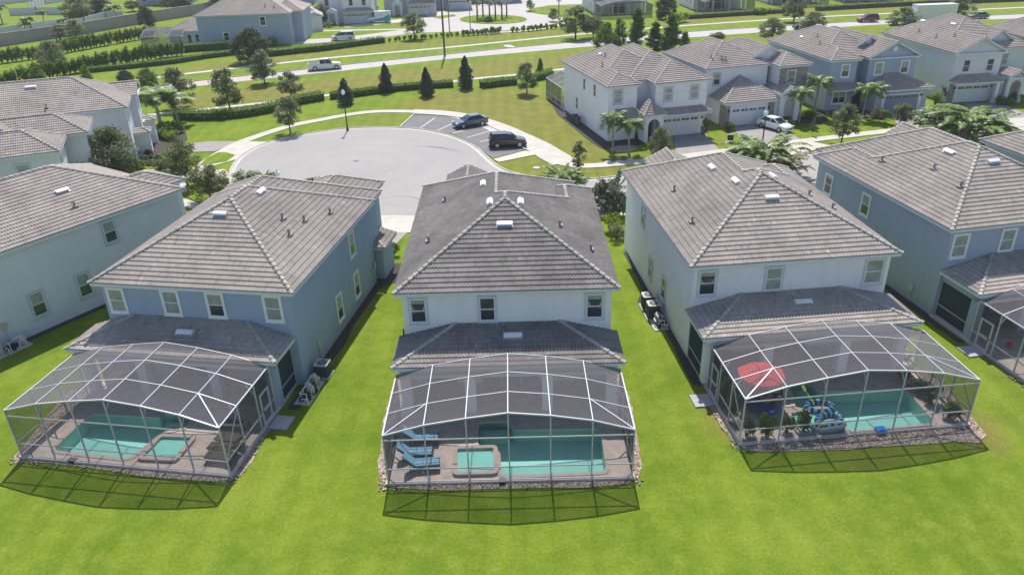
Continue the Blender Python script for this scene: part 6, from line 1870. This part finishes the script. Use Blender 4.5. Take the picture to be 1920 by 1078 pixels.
# planting inside the right hand cage
for (x, y, k, r, h, lb) in ((1.1, -8.0, 'olivebush', .55, 1.3, 'potted like shrub in the front left corner of the right cage'), (2.2, -8.1, 'bush1', .6, 1.35, 'leafy shrub second from the left behind the front screen of the right cage'), (3.3, -8.1, 'olivebush', .5, 1.2, 'flowering shrub third from the left behind the front screen of the right cage'),
        (4.3, -8.15, 'bush2', .55, 1.4, 'green shrub beside the spa behind the front screen of the right cage'), (1.0, -6.4, 'olivebush', .45, 1.7, 'tall shrub by the left screen of the right cage'), (1.0, -5.0, 'bush3', .45, 1.8, 'shrub nearest the door inside the right cage'),
        (12.9, -7.9, 'bush3', .6, 1.0, 'dark shrub in the front right corner of the right cage'), (12.6, -6.6, 'greybush', .6, 1.1, 'white edged leafy plant right of the right pool'), (12.5, -5.4, 'greybush', .6, 1.0, 'second white edged plant along the right screen'), (12.4, -4.2, 'limebush', .6, 1.0, 'yellow green plant farthest back along the right screen')):
    p = FRR.w(x, y); plant(k, None, (r, r, h), 'shrub', lb, 'shrub', z=.15, world=p)
# clipped hedges
def hedge(name, label, px, w_, h_, lm=LV_GREEN, dens=150, z0=0):
    P = smooth_line(wpoly(px), 5); c = P[0]; r = random.Random(len(label))
    t = thing(name, label, 'hedge', (c.x, c.y, 0)); mb = MB(); cb = MB()
    for i in range(len(P) - 1):
        a, b = P[i] - c, P[i + 1] - c; L = (b - a).length; d = (b - a) / L; n = Vector((-d.y, d.x))
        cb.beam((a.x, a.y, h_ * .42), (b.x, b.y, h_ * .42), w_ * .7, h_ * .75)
        for _ in range(int(L * dens)):
            q = a + d * r.uniform(0, L); f = r.random()
            if f < .45: p = Vector((q.x + n.x * r.uniform(-.5, .5) * w_, q.y + n.y * r.uniform(-.5, .5) * w_, h_ * r.uniform(.88, 1.08)))
            else:
                sg = r.choice((-1, 1)); p = Vector((q.x + n.x * sg * w_ * r.uniform(.4, .55), q.y + n.y * sg * w_ * r.uniform(.4, .55), h_ * r.uniform(.05, 1)))
            nr = rvec(r); u = nr.cross(rvec(r)).normalized(); v = nr.cross(u); s = r.uniform(.07, .15)
            mb.face([p - u * s, p + v * s * .6, p + u * s, p - v * s * .6], min(1, max(0, r.gauss(.5, .22))))
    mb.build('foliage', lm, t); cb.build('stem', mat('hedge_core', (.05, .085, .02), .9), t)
hedge('clipped_hedge', 'long curved clipped hedge between the boulevard lawn and the turning circle', [(332, 222), (370, 224), (410, 223), (460, 218), (515, 208), (560, 195), (606, 187)], 1.9, 1.25)
hedge('clipped_hedge', 'clipped hedge between the lamp and the parking lawn, behind the conical trees', [(620, 186), (680, 179), (740, 171), (800, 166), (850, 163)], 1.3, 1.0)
hedge('clipped_hedge', 'short clipped hedge right of the tall evergreen, above the parked cars', [(902, 165), (935, 161), (968, 158)], 1.8, 1.15)
hedge('clipped_hedge', 'last clipped hedge piece, left of the white corner house', [(1000, 152), (1022, 147), (1032, 143)], 1.6, 1.2)
hedge('clipped_hedge', 'low front hedge running along the taller shrub row and the slate blue house', [(150, 138), (230, 130), (320, 120), (400, 108), (470, 100)], 1.6, 1.0, dens=90)
hedge('clipped_hedge', 'clipped hedge between the minivan street and the boulevard', [(505, 106), (560, 100), (600, 96), (660, 88), (720, 80)], 1.6, 1.3, dens=90)
hedge('clipped_hedge', 'hedge against the side of the slate blue house beyond the boulevard', [(290, 104), (350, 98), (430, 92), (520, 86)], 1.8, 1.7, dens=100)
hedge('clipped_hedge', 'low brown green hedge before the far pool cages at the top right', [(1290, 36), (1350, 32), (1430, 27), (1500, 23)], 1.6, 1.1, LV_OLIVE, 70)
hedge('clipped_hedge', 'low hedge along the top right edge beyond the boulevard', [(1530, 21), (1650, 14), (1780, 8), (1930, 2)], 1.6, 1.2, LV_OLIVE, 60)
# rows of tall shrubs: every shrub its own thing
def row(px, n, key, sc, name, label, group, jit=.25):
    P = smooth_line(wpoly(px), 8); L = [0]
    for i in range(1, len(P)): L.append(L[-1] + (P[i] - P[i - 1]).length)
    for k in range(n):
        s = L[-1] * (k + .5) / n; i = max(j for j in range(len(L)) if L[j] <= s); i = min(i, len(P) - 2)
        t = (s - L[i]) / max(1e-6, L[i + 1] - L[i]); p = P[i] * (1 - t) + P[i + 1] * t
        q = VR.uniform(.85, 1.15)
        plant(key if isinstance(key, str) else key[k % len(key)], None, (sc[0] * VR.uniform(.85, 1.2), sc[0] * VR.uniform(.85, 1.2), sc[1] * q), name, label, 'shrub', group, world=(p.x + VR.uniform(-jit, jit), p.y + VR.uniform(-jit, jit)))
row([(-20, 122), (70, 110), (150, 95), (220, 82), (290, 70)], 40, ('shrub1', 'shrub2'), (1.5, 1.3), 'hedge_shrub', 'tall shrub in the row just below the beige wall', 'tall shrubs in the upper hedge row')
row([(-20, 168), (60, 155), (140, 138), (220, 124), (300, 110), (345, 104)], 42, ('shrub2', 'shrub1'), (1.5, 1.35), 'hedge_shrub', 'tall shrub in the row on the lower side of the strip lawn', 'tall shrubs in the lower hedge row')
row([(728, 80), (760, 76), (800, 73), (862, 68)], 14, 'hedgeling', (.9, 1.0), 'young_shrub', 'young hedge shrub in the thin row left of the tall pole', 'young shrubs left of the tall pole')
row([(865, 68), (900, 66), (940, 63)], 9, 'hedgeling', (1.2, 1.5), 'young_shrub', 'young hedge shrub below the palm island', 'young shrubs below the palm island')
row([(958, 62), (1000, 58), (1050, 54), (1075, 50)], 14, 'hedgeling', (1.1, 1.3), 'young_shrub', 'young hedge shrub left of the boulevard oak', 'young shrubs left of the boulevard oak')
# ------------------------------------------------------------------ vehicles (nose towards +x, length along x)
PAINT = {}
def paint(name, c, rough=.25): return mat('paint_' + name, c, rough, var=.02, spec=.6, coat=.6)
M_TYRE = mat('tyre_rubber', (.018, .018, .018), .85); M_RIM = mat('alloy_rim', (.5, .5, .52), .3, metal=.7)
M_CARG = mat('car_glass', (.012, .016, .02), .05, spec=.9, var=.1)
M_HEAD = mat('headlight_lens', (.75, .77, .8), .15); M_TAIL = mat('tail_light_lens', (.45, .02, .02), .2)
def loft(mb, secs):
    n = len(secs[0]); base = len(mb.v)
    for s in secs: mb.v += [tuple(p) for p in s]
    for i in range(len(secs) - 1):
        for j in range(n - 1):
            mb.f.append((base + i * n + j, base + i * n + j + 1, base + (i + 1) * n + j + 1, base + (i + 1) * n + j)); mb.a.append(.5)
    mb.f.append(tuple(base + j for j in range(n))); mb.a.append(.5)
    mb.f.append(tuple(base + (len(secs) - 1) * n + j for j in range(n))[::-1]); mb.a.append(.5)
def vehicle(kind, px, heading, label, pm, cat=None, world=None, roofm=None, group=None):
    """heading in degrees: where the nose points, world x is 0"""
    p = G(*px)
    D = {  # length, half width, body stations (x, top z, halfwidth), cabin stations (x, z, halfwidth), wheels, radius
        'sedan': (4.6, .9, [(-2.3, .72, .72), (-2.22, .98, .82), (-1.5, 1.03, .89), (.75, .98, .9), (1.5, .86, .88), (2.1, .74, .8), (2.3, .55, .66)], [(-1.85, 1.0, .70), (-1.15, 1.40, .60), (.1, 1.43, .60), (.55, 1.3, .62), (1.15, .93, .74)], (-1.35, 1.38), .33),
        'suv': (4.5, .92, [(-2.25, .78, .78), (-2.18, 1.08, .86), (-1.2, 1.12, .91), (.8, 1.06, .92), (1.6, .98, .9), (2.1, .86, .82), (2.25, .62, .7)], [(-2.12, 1.1, .76), (-1.85, 1.60, .66), (-.2, 1.68, .66), (.45, 1.55, .66), (1.1, 1.03, .78)], (-1.3, 1.38), .36),
        'minivan': (5.1, .98, [(-2.55, .8, .84), (-2.5, 1.12, .92), (-1.2, 1.14, .98), (1.0, 1.08, .98), (1.9, .98, .92), (2.4, .8, .84), (2.55, .58, .7)], [(-2.45, 1.12, .84), (-2.3, 1.7, .76), (.3, 1.75, .76), (.8, 1.6, .76), (1.7, 1.05, .84)], (-1.5, 1.6), .35),
        'pickup': (5.8, .98, [(-2.9, 1.0, .93), (-2.85, 1.15, .96), (-1.0, 1.15, .98), (1.0, 1.16, .98), (2.0, 1.12, .95), (2.75, 1.0, .88), (2.9, .7, .8)], [(-.95, 1.15, .82), (-.75, 1.82, .72), (.55, 1.86, .72), (.75, 1.8, .72), (1.3, 1.15, .84)], (-1.75, 1.95), .41),
        'van': (5.9, 1.0, [(-2.95, 1.3, .98), (-2.9, 1.4, 1.0), (-1.0, 1.4, 1.02), (1.7, 1.35, 1.0), (2.3, 1.15, .95), (2.8, 1.0, .88), (2.95, .65, .78)], [(-2.93, 1.4, .95), (-2.88, 2.55, .88), (.9, 2.6, .88), (1.3, 2.45, .86), (2.2, 1.3, .9)], (-1.9, 1.9), .36),
    }[kind]
    L, hw, body, cab, wh, wr = D
    t = thing({'van': 'delivery_van', 'suv': 'suv', 'sedan': 'sedan', 'minivan': 'minivan', 'pickup': 'pickup_truck'}[kind], label, cat or 'car', (p.x, p.y, .055), radians(heading), group)
    b = MB(); zb = .26
    def sec(x, z, w_): return [(x, -w_ * .9, zb), (x, -w_, zb + .2), (x, -w_, z - .14), (x, -w_ * .93, z - .02), (x, 0, z + .025), (x, w_ * .93, z - .02), (x, w_, z - .14), (x, w_, zb + .2), (x, w_ * .9, zb)]
    loft(b, [sec(*s) for s in body]); b.face([(body[0][0], -hw * .8, zb), (body[-1][0], -hw * .8, zb), (body[-1][0], hw * .8, zb), (body[0][0], hw * .8, zb)])
    if kind == 'pickup':
        b.box(-2.8, -1.02, -.93, -.86, 1.1, 1.28); b.box(-2.8, -1.02, .86, .93, 1.1, 1.28); b.box(-2.87, -2.8, -.93, .93, 1.1, 1.28)
    body_o = b.build('body', pm, t, smooth=False)
    if kind == 'pickup':
        q = MB(); q.box(-2.8, -1.02, -.855, .855, 1.13, 1.185); q.build('truck_bed', M_BLACK, t)
    # cabin glass with roof panel and pillars
    g = MB()
    belt0, belt1 = cab[0], cab[-1]
    def cs(x, z, w_):
        zb_ = 0.95 * min(z, body[3][1]); ww = hw * .93
        return [(x, -ww, min(z, body[3][1]) - .03), (x, -w_ - .02, z - .10), (x, -w_ * .9, z), (x, w_ * .9, z), (x, w_ + .02, z - .10), (x, ww, min(z, body[3][1]) - .03)]
    if kind == 'van':
        gm = MB(); loft(gm, [cs(*s) for s in cab[:3]]); gm.build('cargo_body', roofm or pm, t)
        loft(g, [cs(*s) for s in cab[2:]])
    else: loft(g, [cs(*s) for s in cab])
    g.build('windows', M_CARG, t)
    rb = MB()
    top = cab[1:3] if kind != 'van' else cab[1:4]
    x0, x1 = top[0][0] - .02, top[-1][0] + .12
    w_ = top[0][2]
    zz = max(c[1] for c in top)
    rb.prism(round_poly([(x0, -w_ * .98), (x1, -w_ * .98), (x1, w_ * .98), (x0, w_ * .98)], .15, 3), zz - .045, zz + .02)
    for sg in (-1, 1):
        rb.beam((cab[-1][0], sg * cab[-1][2] * .98, cab[-1][1]), (top[-1][0] + .05, sg * w_ * .98, zz - .02), .06, .05)
        rb.beam((cab[0][0], sg * hw * .9, cab[0][1]), (top[0][0], sg * w_ * .98, zz - .02), .08, .06)
        mid = (cab[1][0] + cab[3][0]) / 2 + .1
        rb.beam((mid, sg * hw * .94, body[3][1] - .02), (mid, sg * (w_ + .01), zz - .05), .07, .04)
    rb.build('roof_panel', pm, t)
    for x in wh:
        for sg in (-1, 1):
            w = MB(); w.tube([(x, sg * (hw - .2), wr), (x, sg * (hw + .01), wr)], wr, 18); wo = w.build('wheel', M_TYRE, t)
            r = MB(); r.tube([(x, sg * (hw + .0), wr), (x, sg * (hw + .025), wr)], wr * .62, 14)
            ro = r.build('rim', M_RIM, wo)
    for sg in (-1, 1):
        h = MB(); h.obox((L / 2 - .12, sg * hw * .68, .70 if kind != 'van' else .95), (.1, 0, 0), (0, .17, 0), (0, 0, .07)); h.build('headlight', M_HEAD, t)
        h = MB(); h.obox((-L / 2 + .03, sg * hw * .78, .88 if kind != 'van' else 1.2), (.06, 0, 0), (0, .11, 0), (0, 0, .1)); h.build('tail_light', M_TAIL, t)
        h = MB(); h.obox((cab[-1][0] - .25, sg * (hw + .1), body[3][1] + .02), (.06, 0, 0), (0, .1, 0), (0, 0, .07)); h.build('mirror', pm if kind != 'pickup' else M_BLACK, t)
    q = MB(); q.box(L / 2 - .06, L / 2 + .01, -.5, .5, .42, .58); q.build('grille', M_BLACK, t)
    return t
vehicle('sedan', (882, 237), 207, 'steel blue sedan parked nose out in the bay', paint('steel_blue', (.06, .10, .165)))
vehicle('suv', (952, 275), 4, 'dark green black compact suv parked across the bay', paint('dark_green', (.008, .014, .018)))
vehicle('sedan', (1452, 243), -58, 'white car on the driveway of the stone tower house', paint('white', (.78, .79, .8)))
vehicle('pickup', (610, 131), 14, 'white pickup truck driving along the boulevard', paint('white', (.78, .79, .8)), 'pickup truck')
vehicle('minivan', (644, 76), 187, 'white minivan driving on the street beyond the boulevard hedge', paint('white', (.78, .79, .8)), 'minivan')
vv = vehicle('van', (711, 43), 183, 'white and teal delivery van parked in front of the far houses', paint('white', (.78, .79, .8)), 'van', roofm=mat('paint_van_white', (.74, .78, .8), .3))
b = MB()
for sg in (-1, 1): b.face([(-2.9, sg * 1.03, .5), (1.9, sg * 1.03, .5), (1.4, sg * 1.03, .8), (-1.0, sg * 1.03, 1.15), (-2.9, sg * 1.03, 1.9)][::sg])
b.build('wave_graphic', mat('wave_teal', (.02, .36, .38), .3), vv)
vehicle('suv', (1626, 42), 184, 'dark red suv driving along the boulevard', paint('wine', (.22, .012, .035)))
vehicle('suv', (1506, 55), 186, 'dark car half hidden by an oak on the boulevard', paint('black', (.015, .016, .02)))
vehicle('sedan', (1832, 36), 184, 'grey car showing just above the roofs at the right end of the boulevard', paint('grey', (.16, .16, .17)))
# box truck
p = G(1745, 45); t = thing('box_truck', 'white box truck on the boulevard, partly behind the roofs', 'truck', (p.x, p.y, .05), radians(4))
pw = paint('white', (.78, .79, .8))
b = MB(); b.prism([(-4.2, -1.25), (4.6, -1.25), (4.6, 1.25), (-4.2, 1.25)], 1.15, 3.85)
for k in range(15): b.box(-4.1 + k * .6, -4.06 + k * .6, -1.27, 1.27, 1.2, 3.8)
b.build('cargo_box', pw, t)
b = MB(); b.box(-4.25, 4.65, -1.3, 1.3, 3.85, 3.95); b.box(-4.2, 4.6, -1.28, 1.28, .98, 1.15); b.build('box_rail', M_METAL, t)
b = MB(); loft(b, [[(x, -1.1, .5), (x, -1.15, 1.3), (x, -w_, z), (x, w_, z), (x, 1.15, 1.3), (x, 1.1, .5)] for x, z, w_ in ((-6.5, 1.2, 1.0), (-6.45, 1.5, 1.05), (-5.8, 1.6, 1.1), (-5.4, 2.4, .95), (-4.35, 2.5, .98))]); b.build('cab', pw, t)
b = MB(); b.obox((-5.6, 0, 2.0), (.12, 0, .2), (0, .9, 0), (-.2, 0, .3)); b.build('windscreen', M_CARG, t)
for x in (-5.5, 2.6, 3.7):
    for sg in (-1, 1):
        w = MB(); w.tube([(x, sg * .9, .48), (x, sg * 1.15, .48)], .48, 16); wo = w.build('wheel', M_TYRE, t)
        r = MB(); r.tube([(x, sg * 1.14, .48), (x, sg * 1.17, .48)], .27, 12); r.build('rim', M_RIM, wo)
# ------------------------------------------------------------------ lamps, poles, bins
def lamp(px, top, label, z=0):
    p = G(*px); H = hpx(px, top); t = thing('street_lamp', label, 'street lamp', (p.x, p.y, z))
    b = MB(); b.lathe([(.17, 0), (.17, .25), (.11, .4), (.085, .9), (.075, .95), (.07, H - .75), (.11, H - .7), (.12, H - .62)], n=10); b.build('post', M_BLACK, t)
    b = MB(); b.lathe([(.10, H - .62), (.21, H - .5), (.25, H - .33), (.22, H - .16), (.12, H - .06), (.1, H - .04)], n=12); b.build('globe', mat('lamp_globe', (.85, .86, .86), .2), t)
    b = MB(); b.lathe([(.12, H - .05), (.1, H), (.03, H + .08), (.01, H + .16)], n=10); b.build('finial', M_FENW, t)
    return t
lamp((652, 246), 169, 'street lamp with a white globe on the north side of the turning circle')
lamp((532, 396), 320, 'street lamp seen above the roof of the left blue house')
lamp((1424, 312), 207, 'street lamp in front of the stone tower house')
p = G(834, 106); t = thing('utility_pole', 'very tall dark pole beside the boulevard, running out of the top of the photo', 'pole', (p.x, p.y, 0))
b = MB(); b.tube([(0, 0, 0), (0, 0, 9), (0, 0, 17)], [.2, .16, .12], 8); b.build('shaft', M_BARK, t)
b = MB(); b.beam((0, 0, 16.6), (-2.2, 0, 17.2), .09, .09); b.obox((-2.5, 0, 17.2), (.4, 0, 0), (0, .16, 0), (0, 0, .07)); b.build('lamp_arm', M_METAL, t)
p = G(843, 62); t = thing('utility_pole', 'thin pole behind the tall dark one, near the far turning circle', 'pole', (p.x, p.y, 0))
b = MB(); b.tube([(0, 0, 0), (0, 0, 9)], [.12, .09], 8); b.build('shaft', M_BARK, t)
b = MB(); b.obox((0, 0, 9.05), (.3, 0, 0), (0, .15, 0), (0, 0, .08)); b.build('lamp_head', M_METAL, t)
def bin_(fr, x, y, label, m, group=None):
    t = fr.thing('wheelie_bin', label, 'bin', x, y, group=group)
    b = MB(); b.v = [(-.24, -.26, .08), (.24, -.26, .08), (.24, .26, .08), (-.24, .26, .08), (-.3, -.34, 1.0), (.3, -.34, 1.0), (.3, .34, 1.0), (-.3, .34, 1.0)]
    b.f = [(0, 3, 2, 1), (4, 5, 6, 7), (0, 1, 5, 4), (1, 2, 6, 5), (2, 3, 7, 6), (3, 0, 4, 7)]; b.a = [.5] * 6; b.build('body', m, t)
    b = MB(); b.obox((0, 0, 1.05), (.33, 0, 0), (0, .37, 0), (0, 0, .04)); b.tube([(-.3, .38, 1.03), (.3, .38, 1.03)], .03, 6); b.build('lid', M_BLACK, t)
    for sg in (-1, 1): w = MB(); w.tube([(sg * .25, .28, .1), (sg * .31, .28, .1)], .1, 10); w.build('wheel', M_TYRE, t)
bin_(FW1, -.8, 9.6, 'dark green bin at the side of the white corner house', mat('bin_green', (.03, .07, .045), .5))
bin_(FW1, -.85, 8.3, 'grey bin at the side of the white corner house', mat('bin_grey', (.10, .11, .11), .5))
p = G(1369, 266); t = thing('garden_urn', 'dark round garden urn on the small lawn between two driveways', 'urn', (p.x, p.y, 0))
b = MB(); b.lathe([(.18, 0), (.2, .06), (.32, .25), (.4, .5), (.36, .72), (.22, .86)], n=14); b.build('bowl', M_BLACK, t)
b = MB(); b.lathe([(.24, .86), (.28, .9), (.2, .95)], n=12); b.build('rim', M_CONC, t)
for (px, lb) in (((1006, 320), 'round concrete cover in the dry verge by the parking bay'), ((1140, 309), 'left small concrete cover beside the walk'), ((1161, 308), 'right small concrete cover beside the walk'), ((1182, 304), 'last small concrete cover beside the walk')):
    p = G(px[0], px[1] - 4); t = thing('valve_cover', lb, 'utility cover', (p.x, p.y, 0))
    b = MB(); b.lathe([(.42, 0), (.42, .09), (.36, .11)], n=14); b.build('ring', M_CONC, t)
    b = MB(); b.lathe([(.3, .105), (.3, .12), (.05, .125)], n=12); b.build('lid', mat('cover_lid', (.5, .49, .46), .8), t)
for o in list(bpy.data.objects):
    if o.name not in COL.objects: bpy.data.objects.remove(o)
# ------------------------------------------------------------------ the air between the camera and the far houses
hm_ = bpy.data.materials.new('haze'); hm_.use_nodes = True
t = hm_.node_tree; t.nodes.remove(t.nodes['Principled BSDF'])
pv = N(t, 'ShaderNodeVolumePrincipled'); pv.inputs['Color'].default_value = (.86, .90, .95, 1); pv.inputs['Density'].default_value = .00025
pv.inputs['Anisotropy'].default_value = .1
t.links.new(pv.outputs[0], t.nodes['Material Output'].inputs['Volume'])
b = MB(); b.box(-430, 430, -50, 810, -3, 34); tag(b.build('haze', hm_), 'thin pale haze over the whole estate', 'haze', kind='stuff')
